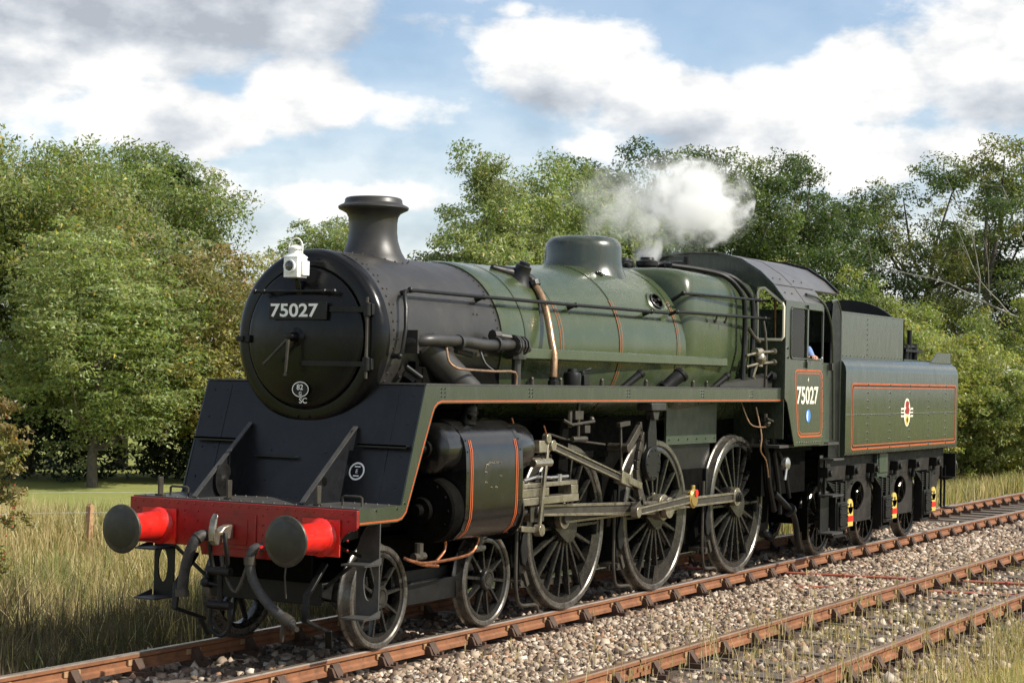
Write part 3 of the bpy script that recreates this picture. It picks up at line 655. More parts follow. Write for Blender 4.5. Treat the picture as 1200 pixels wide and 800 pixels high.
# bare branch
t = thing('dead_tree', 'bare pale dead tree with forked branches among the open trees', 'tree', (63.0, 6.9, -.6))
def limb(b, p, d, L_, r, depth, rg):
    d = Vector(d).normalized(); pts = [Vector(p)]
    for k in range(4):
        d = (d + Vector(rg.normal(0, .16, 3)) + Vector((0, 0, .03))).normalized(); pts.append(pts[-1] + d * L_ / 4)
    b.tube(pts, [r * (1 - .16 * k) for k in range(5)], 6)
    if depth:
        for k in range(3):
            q_ = pts[2 + k % 3]; a = d + Vector(rg.normal(0, .6, 3)); limb(b, q_, a, L_ * rg.uniform(.45, .7), r * .5, depth - 1, rg)
rgd = np.random.default_rng(12); b = MB(); limb(b, (63.0, 6.9, -.7), (-.05, .02, 1), 5.6, .13, 0, rgd); obj('trunk', b, 'bark_pale', t)
for (p, d, L_) in (((63.0, 6.9, 4.6), (-.4, .9, .35), 5.4), ((63.0, 6.9, 4.8), (.1, .75, .75), 4.6), ((63.0, 6.9, 4.3), (-.2, -.7, .6), 3.6)):
    b = MB(); limb(b, p, d, L_, .075, 2, rgd); obj('limb', b, 'bark_pale', t)

# ------------------------------------------------------------------ fence and marker posts
def post(label, x, y, h, w, m, cat='post', lean=0.0, cap=None):
    z0 = float(ground_z(x, y)); b = MB()
    b.loft([[(x - w / 2 + lean * k, y - w / 2, z0 - .2 + k), (x + w / 2 + lean * k, y - w / 2, z0 - .2 + k), (x + w / 2 + lean * k, y + w / 2, z0 - .2 + k), (x - w / 2 + lean * k, y + w / 2, z0 - .2 + k)] for k in (0, h * .5, h + .2)])
    b.prism([(x - w / 2 + lean * h, z0 + h), (x + w / 2 + lean * h, z0 + h), (x + w / 2 + lean * h, z0 + h + .02), (x - w * .1 + lean * h, z0 + h + .06)], 'y', y - w * .45, y + w * .45)
    return tag(obj('fence_post', b, m, bevel=.006), label, cat)
post('pale wooden fence post standing beside the far buffer', 10.25, 11.05, .86, .10, 'wood_post', lean=.06)
post('wooden fence post in the long grass by the hawthorn', 6.4, 14.0, 1.1, .10, 'wood_post', lean=-.03)
post('short dark stake in the grass below the far footstep', 2.75, 2.35, .62, .07, 'black_grime')
post('short pale concrete marker post beside the rear of the tender', 27.3, 2.5, .75, .13, 'bark_pale')
for k, zz in enumerate((.05, .38)):
    b = MB(); b.tube([(6.4, 14.0, zz), (8.3, 12.6, zz - .03), (10.25, 11.05, zz), (12.6, 9.2, zz - .04), (15.2, 7.4, zz)], .004, 5, sub=4)
    tag(obj('fence_wire', b, 'wire'), ('lower' if k == 0 else 'upper') + ' strand of thin wire strung between the fence posts', 'wire')

# ------------------------------------------------------------------ the engine
def text_mesh(txt, height, space=1.0, bold=.012, depth=0.002):
    cu = bpy.data.curves.new('lettering', 'FONT'); cu.body = txt; cu.size = 1.0; cu.offset = bold; cu.space_character = space
    o = bpy.data.objects.new('lettering', cu); COL.objects.link(o)
    dg = bpy.context.evaluated_depsgraph_get(); dg.update()
    me = o.evaluated_get(dg).to_mesh(); V = np.array([v.co[:] for v in me.vertices]); F = [tuple(p.vertices) for p in me.polygons]
    bpy.data.objects.remove(o); bpy.data.curves.remove(cu)
    lo, hi = V.min(0), V.max(0); k = height / (hi[1] - lo[1])
    V = (V - (lo + hi) / 2) * k
    return V, F
def lettering(mb, txt, at, right, up, height, width=None, space=1.0, bold=.012, mi=0):
    V, F = text_mesh(txt, height, space, bold); at, right, up = Vector(at), Vector(right), Vector(up)
    sx = 1.0 if width is None else width / (V[:, 0].max() - V[:, 0].min())
    mb.add([at + right * (v[0] * sx) + up * v[1] for v in V], F, mi)
    return mb
def arc(cx, cz, r, a0, a1, n=8, rz=None):
    rz = rz or r
    return [(cx + r * math.cos(math.radians(a0 + (a1 - a0) * k / n)), cz + rz * math.sin(math.radians(a0 + (a1 - a0) * k / n))) for k in range(n + 1)]
def stripe(mb, pts, w, y, t=.002, plane='y', mi=0):
    """flat painted line of width w along pts, standing t proud of the plane"""
    P = [Vector((p[0], p[1])) for p in pts]; n = len(P); L_, R_ = [], []
    closed = (P[0] - P[-1]).length < 1e-6
    for i in range(n):
        a = P[i] - P[i - 1] if i else (P[i] - P[-2] if closed else P[1] - P[0]); b = P[i + 1] - P[i] if i < n - 1 else (P[1] - P[0] if closed else a)
        a.normalize(); b = b.normalized(); nn = Vector((-(a.y + b.y), a.x + b.x)); nn = nn.normalized() if nn.length > 1e-6 else Vector((-a.y, a.x))
        k = 1 / max(.4, nn.dot(Vector((-a.y, a.x)))); L_.append(P[i] + nn * w / 2 * k); R_.append(P[i] - nn * w / 2 * k)
    f = (lambda p, q: (p.x, q, p.y)) if plane == 'y' else (lambda p, q: (q, p.x, p.y))
    vs = [f(p, y + t) for p in L_] + [f(p, y + t) for p in R_]
    mb.add(vs, [(i, i + 1, n + i + 1, n + i) for i in range(n - 1)], mi)
def rounded(x0, x1, z0, z1, r, n=5):
    return arc(x1 - r, z1 - r, r, 0, 90, n) + arc(x0 + r, z1 - r, r, 90, 180, n) + arc(x0 + r, z0 + r, r, 180, 270, n) + arc(x1 - r, z0 + r, r, 270, 360, n)
def plate_hole(mb, x0, x1, z0, z1, cx, cz, rx, rz, y0, y1, n=28, mi=0, pw=2.0):
    """plate across y with an oval (or, for a higher power, squarish) hole"""
    I, O = [], []
    for k in range(n):
        a = 2 * PI * (k + .5) / n; c, s = math.cos(a), math.sin(a)
        I.append((cx + rx * math.copysign(abs(c) ** (2 / pw), c), cz + rz * math.copysign(abs(s) ** (2 / pw), s)))
        tx = ((x1 if c > 0 else x0) - cx) / c if abs(c) > 1e-6 else 1e9; tz = ((z1 if s > 0 else z0) - cz) / s if abs(s) > 1e-6 else 1e9
        t = min(tx, tz); O.append((cx + c * t, cz + s * t))
    for (qx, qz) in ((x0, z0), (x0, z1), (x1, z0), (x1, z1)):        # pull nearest rim point into the corner
        j = min(range(n), key=lambda k: (O[k][0] - qx) ** 2 + (O[k][1] - qz) ** 2); O[j] = (qx, qz)
    vs = [(p[0], y, p[1]) for y in (y0, y1) for L_ in (O, I) for p in L_]; fs = []
    for k in range(n):
        j = (k + 1) % n
        fs += [(k, j, n + j, n + k), (2 * n + k, 3 * n + k, 3 * n + j, 2 * n + j), (k, 2 * n + k, 2 * n + j, j), (n + k, n + j, 3 * n + j, 3 * n + k)]
    mb.add(vs, fs, mi)

ENG = thing('steam_locomotive', 'dark green and black steam locomotive numbered 75027 with a red front beam', 'locomotive', (5, 0, 0))
ZB = 2.745                                                           # boiler centre height at the smokebox
AX = [.981, 2.867, 4.52, 6.729, 9.178]
RD, RBW = .8635, .457
YF = .82                                                             # outer face of the tyres
CRK = (-.27, .115)                                                   # crank pin from the axle

# --- frames and dark structure between the wheels, made deeper to shut out daylight behind
for s in (-1, 1):
    b = MB(); b.prism([(.06, 1.28), (.06, .95), (.5, .92), (1.4, 1.0), (3.4, .95), (3.7, .42), (10.2, .42), (10.2, 1.6), (9.6, 2.0), (1.2, 2.0), (.72, 1.30)], 'y', s * .55 - .016, s * .55 + .016)
    obj('main_frame', b, 'black_grime', ENG)
b = MB(); b.box(1.02, 2.95, -.70, .70, 1.05, 2.10); b.box(.3, .34, -.55, .55, .62, 1.2); b.box(3.3, 3.34, -.54, .54, .7, 1.9); b.box(1.2, 2.7, -.52, .52, .62, .95)
obj('saddle', b, 'black_grime', ENG, bevel=.01)
b = MB(); b.box(7.15, 9.55, -.50, .50, .30, 1.7); b.box(3.6, 7.1, -.5, .5, .34, 1.0); b.prism([(-.5, .42), (.5, .42), (.74, .95), (.74, 1.35), (-.74, 1.35), (-.74, .95)], 'x', 7.45, 8.30)
obj('ashpan', b, 'black_grime', ENG)
for s in (-1, 1):
    b = MB(); b.box(7.12, 8.62, s * .72, s * .75, 1.66, 2.32)
    for k in range(6): b.rivet((7.2 + k * .27, s * .75, 1.72), (0, s, 0), .016)
    obj('firebox_side', b, 'green_dull', ENG)
    b = MB(); b.box(7.22, 8.55, s * .66, s * .69, 1.15, 1.65)
    obj('frame_plate', b, 'black_satin', ENG)

# --- front beam
beam = MB(); poly = [(-1.218, 1.294), (-1.218, 1.15)] + arc(-1.218, .93, .20, 85, 10, 6) + [(-1.0, .90), (-.42, .90), (-.40, .83), (.40, .83), (.42, .90), (1.0, .90)] + arc(1.218, .93, .20, 170, 95, 6) + [(1.218, 1.15), (1.218, 1.294)]
beam.prism(poly, 'x', 0, .035)
BEAM = obj('buffer_beam', beam, 'red', ENG, bevel=.004)
r = MB()
for k in range(25): r.rivet((0, -1.17 + k * .0975, 1.265), (-1, 0, 0), .011)
for y in (-1.13, -.98, -.60, -.45, -.25, .25, .45, .60, .98, 1.13):
    for z in (1.20, 1.12, 1.04, .96): r.rivet((0, y, z), (-1, 0, 0), .012)
obj('rivet_rows', r, 'red', BEAM, kind='stuff')
b = MB(); b.box(-.012, 0, -.19, .19, .90, 1.20); b.box(-.02, -.012, -.10, .10, .94, 1.16); obj('drawbar_plate', b, 'red', BEAM, bevel=.004)
b = MB(); b.box(.035, .72, -1.20, 1.20, 1.286, 1.304); obj('front_platform', b, 'platform', ENG)
r = MB()
for k in range(20):
    for x in (.09, .62): r.rivet((x, -1.12 + k * .118, 1.304), (0, 0, 1), .012)
obj('rivet_rows', r, 'platform', ENG, kind='stuff')
for s in (-1, 1):
    st = MB(); y = s * .87
    st.box(-.02, 0, y - .19, y + .19, .90, 1.21)
    st.lathe([(-.02, .165), (-.05, .150), (-.07, .132), (-.36, .120), (-.375, .128), (-.40, .128), (-.40, .10)], (0, y, 1.054), (1, 0, 0), 28)
    for a in (45, 135, 225, 315): st.rivet((-.02, y + .16 * math.cos(math.radians(a)), 1.054 + .135 * math.sin(math.radians(a))), (-1, 0, 0), .02)
    B = obj('buffer', st, 'red_bright', BEAM if False else ENG, bevel=.003)
    h = MB(); h.lathe([(-.40, .075), (-.48, .075), (-.485, .185), (-.49, .207), (-.502, .212), (-.513, .206), (-.519, .185), (-.526, .12), (-.530, .03), (-.530, .0)], (0, y, 1.054), (1, 0, 0), 40)
    HB = obj('buffer_head', h, 'buffer', B)
    h = MB(); h.lathe([(-.520, .168), (-.5285, .12), (-.5325, .03), (-.5325, 0)], (-.002, y, 1.054), (1, 0, 0), 36); obj('greased_face', h, 'grease', HB)
for (x, y) in ((.10, .96), (.16, .24), (.12, -.74)):
    b = MB(); b.box(x - .02, x + .02, y - .045, y + .045, 1.304, 1.325); b.bar((x, y, 1.31), (x, y, 1.475), .022, .055, (1, 0, 0)); obj('lamp_iron', b, 'rod_dark', ENG, bevel=.003)
for (x, y) in ((.25, .87), (.32, -.95)):
    b = MB(); b.tube([(x, y - .10, 1.30), (x, y - .10, 1.375), (x, y - .08, 1.385), (x, y + .08, 1.385), (x, y + .10, 1.375), (x, y + .10, 1.30)], .011, 8); obj('grab_handle', b, 'rod_dark', ENG)
# draw hook, screw coupling
hk = MB(); hp = [(-.02, 1.02), (-.10, 1.02), (-.15, 1.00), (-.20, .99), (-.235, 1.02), (-.24, 1.07), (-.22, 1.13), (-.19, 1.17), (-.205, 1.10), (-.185, 1.065), (-.155, 1.07), (-.13, 1.09), (-.08, 1.10), (-.02, 1.10)]
hk.prism([(p[0] * 1.25, 1.05 + (p[1] - 1.06) * 1.55) for p in hp], 'y', .03, .10); HOOK = obj('draw_hook', hk, 'rod', ENG, bevel=.012)
b = MB()
b.tube([(-.19, .13, 1.05), (-.20, .15, .95), (-.17, .15, .80), (-.16, .13, .72)], .02, 8, sub=3); b.tube([(-.19, 0, 1.05), (-.20, -.02, .95), (-.17, -.02, .80), (-.16, 0, .72)], .02, 8, sub=3)
b.cyl((-.16, -.05, .72), (-.16, .18, .72), .038); b.cyl((-.16, .065, .70), (-.15, .065, .42), .026); b.cyl((-.15, -.05, .43), (-.15, .18, .43), .038)
b.tube([(-.15, .16, .43), (-.15, .17, .25), (-.14, .10, .18), (-.14, .03, .18), (-.15, -.04, .25), (-.15, -.03, .43)], .02, 8, sub=3)
b.ball((-.19, .20, .62), .045); b.cyl((-.17, .07, .60), (-.19, .2, .62), .015)
obj('screw_coupling', b, 'black_satin', HOOK)
# hoses
def hose(name, pts, r, m='hose', rings=(), parent=ENG):
    b = MB(); b.tube(pts, r, 12, sub=6); o = obj(name, b, m, parent)
    for p, q, rr in rings:
        k = MB(); k.cyl(p, q, rr, n=14); obj('clip', k, 'rod_dark', o)
    return o
hose('vacuum_hose', [(.0, .33, 1.0), (-.09, .34, 1.0), (-.14, .37, .95), (-.15, .42, .83), (-.14, .47, .68), (-.12, .50, .56), (-.12, .505, .50)], .047, rings=[((-.10, .345, .995), (-.125, .355, .975), .056), ((-.12, .505, .53), (-.12, .505, .47), .058)])
hose('steam_heat_hose', [(-.04, -.30, .94), (-.10, -.24, .92), (-.12, -.22, .82), (-.12, -.25, .68), (-.12, -.36, .53), (-.12, -.50, .42), (-.12, -.63, .345), (-.12, -.68, .32)], .043, rings=[((-.12, -.215, .86), (-.12, -.22, .79), .052), ((-.12, -.58, .375), (-.12, -.66, .335), .052)])
b = MB(); b.cyl((-.02, -.28, .935), (-.13, -.34, .95), .018, .014); b.cyl((0, -.27, .93), (-.10, -.27, .93), .035); obj('valve_handle', b, 'red_bright', ENG)
b = MB(); b.tube([(-.12, -.66, .33), (-.16, -.72, .31), (-.2, -.78, .30)], .022, 8); b.tube([(-.12, -.6, .36), (-.13, -.58, .24), (-.13, -.58, .17)], [.03, .022, .01], 8); obj('hose_plug', b, 'rod_dark', ENG)
b = MB(); b.tube([(-.1, .1, .85), (-.12, .05, .7), (-.12, -.08, .55), (-.1, -.2, .82)], .02, 8, sub=4); obj('coupling_pipe', b, 'rod_dark', ENG)
b = MB(); b.tube([(.02, -.50, .9), (-.03, -.52, .7), (-.02, -.53, .52)], .008, 6); obj('chain', b, 'rod_dark', ENG)
for s in (-1, 1):                                                     # guard irons ahead of the bogie
    b = MB(); yy = s * .70
    for p, q in (((.30, .80), (.04, .55)), ((.04, .56), (.02, .33)), ((.02, .34), (.38, .215)), ((.37, .225), (.44, .06))): b.bar((p[0], yy, p[1]), (q[0], yy - (.04 * s if q[1] < .3 else 0), q[1]), .06, .03)
    obj('guard_iron', b, 'black_satin', ENG, bevel=.006)
# front steps
for s in (-1, 1):
    y = s * 1.12; b = MB()
    plate_hole(b, y - .13 if s > 0 else y - .10, y + .10 if s > 0 else y + .13, .385, .90, y, .66, .055, .15, .345, .36)
    b.v = [(p[1], p[0], p[2]) for p in b.v]
    b.prism([(y - .13, .90), (y + .10, .90), (y + .10, 1.17), (y - .02, 1.17), (y - .09, 1.05), (y - .13, .95)] if s > 0 else [(y - .10, .90), (y + .13, .90), (y + .13, .95), (y + .09, 1.05), (y + .02, 1.17), (y - .10, 1.17)], 'x', .345, .36)
    o = obj('front_step', b, 'black_satin' if s > 0 else 'platform', ENG)
    for z in (.385, .83):
        k = MB(); k.box(.10, .344, y - .12, y + .12, z - .012, z + .004); k.prism([(.10, z), (.344, z), (.344, z + .055)], 'y', y + .115 * s, y + .125 * s); obj('tread', k, 'platform', o)
    b = MB(); b.bar((.36, y - s * .08, .88), (.36, s * .62, .98), .03, .03); b.bar((.355, s * 1.0, .85), (.40, s * .60, .55), .025, .025); obj('step_stay', b, 'black_satin', ENG)

# --- sloping apron, gussets
b = MB(); b.prism([(.70, 1.305), (1.035, 2.33), (1.055, 2.33), (.72, 1.305)], 'y', -1.195, 1.195); APR = obj('apron', b, 'black_sky_tint', ENG)
r = MB(); an = Vector((-.95, 0, .31))
for y in (-1.10, -.95, 1.10, .95, -.30, .30):
    for z in (1.45, 1.72, 2.0, 2.25):
        if abs(y) > .5 or z < 1.9: r.rivet((.70 + .3284 * (z - 1.305), y, z), an, .012)
obj('rivet_rows', r, 'black_sky_tint', APR, kind='stuff')
for y in (-.93, .93):
    b = MB(); b.bar((.699 + .3284 * .02, y, 1.325), (.699 + .3284 * 1.0, y, 2.305), .05, .008, (-.951, 0, .309)); obj('apron_seam', b, 'black_sky_tint', APR)
for s in (-1, 1):
    b = MB(); y = s * .58
    b.prism([(.12, 1.304), (.14, 1.33), (.20, 1.40), (.27, 1.45), (.84, 1.925), (.90, 1.95), (.913, 1.94), (.705, 1.304)], 'y', y - .008, y + .008)
    g = obj('apron_gusset', b, 'black_sky_tint', ENG)
    k = MB(); k.bar((.10, y, 1.315), (.205, y, 1.405), .045, .012); k.bar((.20, y, 1.40), (.89, y, 1.957), .045, .012); obj('gusset_rim', k, 'platform', g)
    k = MB(); k.box(.80, .875, s * .66, s * 1.17, 1.80, 1.815); k.box(.80, .806, s * .66, s * 1.17, 1.785, 1.815); obj('apron_step', k, 'black_sky_tint', ENG)
k = MB(); k.box(.765, .83, -.02, .45, 1.66, 1.675); obj('apron_step', k, 'black_sky_tint', ENG)
k = MB(); k.lathe([(0, .12), (-.03, .12), (-.035, .105), (-.035, .05), (-.05, .03), (-.05, 0)], (.47, .572, 1.45), (0, 1, 0), 24); k.v = [(p[0], p[1], 1.45 + (p[2] - 1.45) * 1.25) for p in k.v]; obj('cover_disc', k, 'black_satin', ENG)
k = MB(); k.lathe([(0, .040), (-.001, .040)], (.42, -.588, 1.49), (0, 1, 0), 16); obj('gusset_hole', k, 'black_grime', ENG)
k = MB(); ec = Vector((.7845, -.675, 1.57)); eu = Vector((.309, 0, .951)); er = Vector((0, -1, 0)); en = Vector((-.951, 0, .309)) * .003
q_ = [ec + en + (er * math.cos(a_ * PI / 16) + eu * math.sin(a_ * PI / 16)) * r_ for r_ in (.082, .066) for a_ in range(32)]; k.add(q_, [(i, (i + 1) % 32, 32 + (i + 1) % 32, 32 + i) for i in range(32)])
lettering(k, 'E', ec + en, er, eu, .036); k.add([ec + en + er * a_ + eu * b_ for a_, b_ in ((-.03, .036), (.03, .036), (.03, .048), (-.03, .048))], [(0, 1, 2, 3)]); k.add([ec + en + er * a_ + eu * b_ for a_, b_ in ((-.03, -.048), (.03, -.048), (.03, -.036), (-.03, -.036))], [(0, 1, 2, 3)])
obj('lot_mark', k, 'white_paint', ENG, label='white ringed letter painted on the gusset')

# --- smokebox
sb = MB(); R = .807
sb.lathe([(2.15, R), (.14, R), (.10, R), (.065, R - .006), (.035, R - .022), (.012, R - .05), (0, R - .085), (0, .655), (.012, .648), (.03, .645), (.05, .60)], (.92, 0, ZB), (1, 0, 0), 96)
SBX = obj('smokebox', sb, 'smokebox', ENG)
# glossy front ring over the rounded edge
fr = MB(); fr.lathe([(.142, R + .003), (.10, R + .003), (.063, R - .003), (.033, R - .019), (.009, R - .048), (-.003, R - .085), (-.003, .652), (.012, .644)], (.92, 0, ZB), (1, 0, 0), 96, caps=False)
obj('front_ring', fr, 'black_gloss', SBX)
rv = MB()
for k in range(64):
    a = 2 * PI * k / 64; n_ = Vector((0, math.cos(a), math.sin(a)))
    rv.rivet(Vector((1.13, 0, ZB)) + n_ * R, n_, .014)
    if k % 2 == 0: rv.rivet(Vector((1.20, 0, ZB)) + n_ * R, n_, .010)
    rv.rivet(Vector((3.00, 0, ZB)) + n_ * R, n_, .011)
for k in range(7):
    for y in (-.02, .02): rv.rivet((.915, y * 3, 2.03), (-1, 0, 0), .012)
for a in (-25, -35, -45, -52):
    for x in (1.35, 1.6, 1.9): rv.rivet((x, -R * math.cos(math.radians(a)), ZB + R * math.sin(math.radians(a))), (0, -math.cos(math.radians(a)), math.sin(math.radians(a))), .013)
for a in (35, 28, 20):
    for x in (2.55, 2.62): rv.rivet((x + .04 * a / 20, -R * math.cos(math.radians(a)), ZB + R * math.sin(math.radians(a))), (0, -math.cos(math.radians(a)), math.sin(math.radians(a))), .012)
obj('rivet_rows', rv, 'smokebox', SBX, kind='stuff')
dr = MB(); prof_d = [(.025, .632), (-.018, .632), (-.026, .622), (-.028, .605)] + [(-.028 - .098 * (1 - (r_ / .605) ** 2), r_) for r_ in (.54, .47, .4, .32, .24, .16, .08, .0)]
dr.lathe(prof_d, (.92, 0, ZB), (1, 0, 0), 80); DOOR = obj('smokebox_door', dr, 'black_gloss', ENG)
def door_x(y, z):
    q_ = min(1, ((y * y + (z - ZB) ** 2) / .605 ** 2)); return .892 - .098 * (1 - q_)
for z in (ZB + .252, ZB - .232):
    b = MB(); ys = np.linspace(-.70, -.02, 9)
    for s0, s1 in zip(ys[:-1], ys[1:]): b.bar((door_x(s0, z) - .010, s0, z), (door_x(s1, z) - .010, s1, z), .05 if z > ZB else .045, .022, (1, 0, 0))
    obj('hinge_strap', b, 'black_gloss', DOOR)
    b = MB(); b.cyl((.875, -.685, z - .06), (.875, -.685, z + .06), .035, n=14); b.box(.885, .93, -.73, -.64, z - .05, z + .05); obj('hinge_knuckle', b, 'black_satin', DOOR, bevel=.004)
b = MB(); b.cyl((.875, -.685, ZB - .36), (.875, -.685, ZB + .36), .014, n=10); obj('hinge_pin', b, 'rod_dark', DOOR)
b = MB(); b.lathe([(.82, .10), (.80, .095), (.785, .06), (.78, .045), (.72, .04), (.70, .03), (.66, .028), (.655, 0)], (0, .02, ZB), (1, 0, 0), 24); obj('dart_boss', b, 'black_gloss', DOOR)
for e_, xx in (((.70, .30, 2.50), .70), ((.675, .045, 2.40), .675)):
    b = MB(); b.tube([(xx, .02, ZB), e_], [.017, .012], 10); b.ball(e_, .02, 8); obj('door_handle', b, 'rod_dark', DOOR)
b = MB(); b.cyl((.80, .505, 3.155), (.80, -.38, 3.155), .014, n=10)
for y in (.50, .40, -.27, -.375): b.ball((.80, y, 3.155), .024, 8)
for y in (.40, -.27): b.cyl((.80, y, 3.155), (.90, y, 3.155), .012)
obj('door_handrail', b, 'black_satin', DOOR)
b = MB(); b.box(.780, .795, -.312, .325, 2.900, 3.066); NP = obj('number_plate', b, 'black_gloss', ENG, bevel=.004)
k = MB(); lettering(k, '75027', (.7775, .04, 2.984), (0, -1, 0), (0, 0, 1), .122, .525, bold=.022); obj('number', k, 'white_paint', NP)
b = MB(); b.prism([(y_, z_) for (y_, z_) in arc(-.01, 2.275, .095, 0, 360, 24, .072)[:-1]], 'x', .832, .842); SP = obj('shed_plate', b, 'black_satin', DOOR)
k = MB(); stripe(k, arc(-.01, 2.275, .088, 0, 360, 28, .066), .008, .832, -.0015, 'x'); lettering(k, '82', (.830, -.005, 2.295), (0, -1, 0), (0, 0, 1), .05, .07); lettering(k, 'G', (.830, -.01, 2.237), (0, -1, 0), (0, 0, 1), .034)
lettering(k, 'SC', (.848, -.03, 2.175), (0, -1, 0), (0, 0, 1), .05, .085); obj('shed_code', k, 'white_paint', SP)
b = MB(); b.bar((.84, .03, 3.12), (.80, .03, 3.26), .05, .012, (1, 0, 0)); b.box(.74, .84, .0, .06, 3.255, 3.265); b.bar((.76, .03, 3.26), (.76, .03, 3.36), .05, .008, (1, 0, 0)); obj('lamp_bracket', b, 'black_satin', ENG)
b = MB(); b.box(.86, .93, .60, .70, 2.69, 2.76); b.box(.84, .90, .66, .74, 2.70, 2.75); obj('door_clamp', b, 'black_satin', ENG, bevel=.008)

# --- chimney
b = MB(); b.lathe([(3.42, .37), (3.50, .335), (3.545, .305), (3.59, .278), (3.64, .258), (3.70, .240), (3.78, .231), (3.86, .230), (3.92, .238), (3.955, .260), (3.975, .295), (3.99, .328), (4.005, .338), (4.02, .336), (4.03, .318), (4.045, .285), (4.06, .276), (4.085, .274), (4.10, .262), (4.105, .245), (4.08, .215), (3.9, .20), (3.7, .2)], (1.96, 0, 0), (0, 0, 1), 56)
CH = obj('chimney', b, 'smokebox', ENG)
r = MB()
for k in range(20):
    a = 2 * PI * k / 20; yy = .345 * math.sin(a); r.rivet((1.96 + .345 * math.cos(a), yy, ZB + math.sqrt(R * R - yy * yy) + .004), (0, yy, .8), .010)
obj('rivet_rows', r, 'smokebox', CH, kind='stuff')

# --- boiler barrel
BP = [(3.06, .822), (3.10, .830), (4.27, .845), (5.53, .915), (6.4, .945), (7.20, .972)]
def br(x): return float(np.interp(x, [p[0] for p in BP], [p[1] for p in BP]))
def bz(x): return ZB + .35 * (br(x) - .82)
def ring(x, r_, n=72): return [(x, -r_ * math.cos(2 * PI * k / n), bz(x) + r_ * math.sin(2 * PI * k / n)) for k in range(n)]
b = MB(); b.loft([ring(x, br(x)) for x in np.concatenate([[3.06, 3.10], np.linspace(3.3, 7.2, 16)])]); BOI = obj('boiler', b, 'boiler_green', ENG)
for x in (3.52, 4.27, 5.53, 6.95):
    b = MB(); w_ = .022
    b.loft([ring(x - w_, br(x - w_) + .006), ring(x + w_, br(x + w_) + .006)], caps=False); BND = obj('boiler_band', b, 'firebox_green', BOI)
    if x != 3.52:
        for d in (-.030, .030):                                       # the paint line survives low on the sides, the top has worn to dirty green
            for sgn in (-1, 1):
                k = MB(); aa = np.linspace(-50, 34, 20); k.loft([[(x + d + q_, sgn * (br(x) + .005) * math.cos(math.radians(a_)), bz(x) + (br(x) + .005) * math.sin(math.radians(a_))) for a_ in aa] for q_ in (-.008, .008)], closed=False, caps=False); obj('band_line', k, 'band_orange', BND)
# Belpaire firebox
def fbx(x, a, b_up, n=56, pw=7.0):
    out = []; zc = 2.79
    for k in range(n):
        t = 2 * PI * k / n; c, s = -math.cos(t), math.sin(t)
        if s >= 0: out.append((x, a * math.copysign(abs(c) ** (2 / pw), c), zc + b_up * abs(s) ** (2 / pw)))
        else: out.append((x, a * math.copysign(abs(c) ** (.35), c) * (1 - .22 * abs(s)), zc - .95 * abs(s) ** .8))
    return out
b = MB(); b.loft([fbx(7.10, .93, .89, pw=2.3), fbx(7.13, .96, .93, pw=3.2), fbx(7.18, .985, .955, pw=4.6), fbx(7.25, .995, .972, pw=6.0), fbx(7.34, 1.0, .975), fbx(9.6, .885, .95)]); FB = obj('firebox', b, 'firebox_green', ENG)
for x in (9.05,):
    b = MB(); b.loft([fbx(x - .012, .922 if x > 8 else .972, .962 if x > 8 else .955, pw=7.0 if x > 8 else 2.8), fbx(x + .012, .921 if x > 8 else .980, .962 if x > 8 else .96, pw=7.0 if x > 8 else 3.0)], caps=False); obj('firebox_band', b, 'band_orange' if x < 8 else 'firebox_green', FB)
b = MB(); b.lathe([(3.50, .56), (3.60, .51), (3.665, .48), (3.72, .463), (3.77, .455), (3.83, .452), (3.93, .447), (3.985, .435), (4.03, .40), (4.055, .35), (4.068, .27), (4.075, .15), (4.077, 0)], (6.35, 0, 0), (0, 0, 1), 64)
obj('dome', b, 'green', ENG)
# conduit and grab rail along the boiler side
b = MB(); b.prism([(-.80, 2.60), (-.985, 2.605), (-.995, 2.615), (-.995, 2.705), (-.985, 2.715), (-.80, 2.72)], 'x', 3.12, 8.35); obj('side_conduit', b, 'boiler_green', ENG, bevel=.004)
def rail_y(x): return -(math.sqrt(max(.01, (br(x) if x > 3.05 else R) ** 2 - (3.20 - bz(max(3.06, x))) ** 2)) + .115) if x < 7.1 else -1.07
def handrail(s, pts, posts, r_=.019, name='handrail'):
    b = MB(); b.tube([(p[0], s * -p[1], p[2]) for p in pts], r_, 10); o = obj(name, b, 'black_satin', ENG)
    for (x, y, z, y2, z2) in posts:
        k = MB(); k.tube([(x, s * -y2, z2), (x, s * -y, z)], [.026, .016], 8); k.ball((x, s * -y, z), .030, 10); obj('stanchion', k, 'black_satin', o)
    return o
for s in (-1, 1):
    pts = [(1.13, -.80, 2.585), (1.13, -.87, 2.59), (1.14, -.89, 2.63), (1.20, -.885, 2.85), (1.25, -.85, 3.03), (1.30, -.80, 3.14), (1.36, -.765, 3.18)] + [(x, rail_y(x), 3.195) for x in (1.5, 2.5, 3.1, 3.6, 4.5, 5.5, 6.4, 6.62)]
    posts = [(x, rail_y(x), 3.195, rail_y(x) + .10, 3.165) for x in (1.42, 2.75, 4.55, 6.2)] + [(1.13, -.87, 2.59, -.80, 2.59)]
    handrail(s, pts, posts)
    handrail(s, [(6.75, -1.0, 3.215), (7.2, -1.06, 3.22), (9.6, -1.06, 3.24)], [(6.8, -1.005, 3.215, -.90, 3.19), (9.4, -1.06, 3.237, -.98, 3.24)], .018)
    handrail(s, [(6.95, -1.0, 3.44), (7.3, -1.03, 3.445), (9.6, -1.03, 3.47)], [(6.97, -1.0, 3.44, -.86, 3.36), (9.3, -1.03, 3.466, -.94, 3.46)], .018)
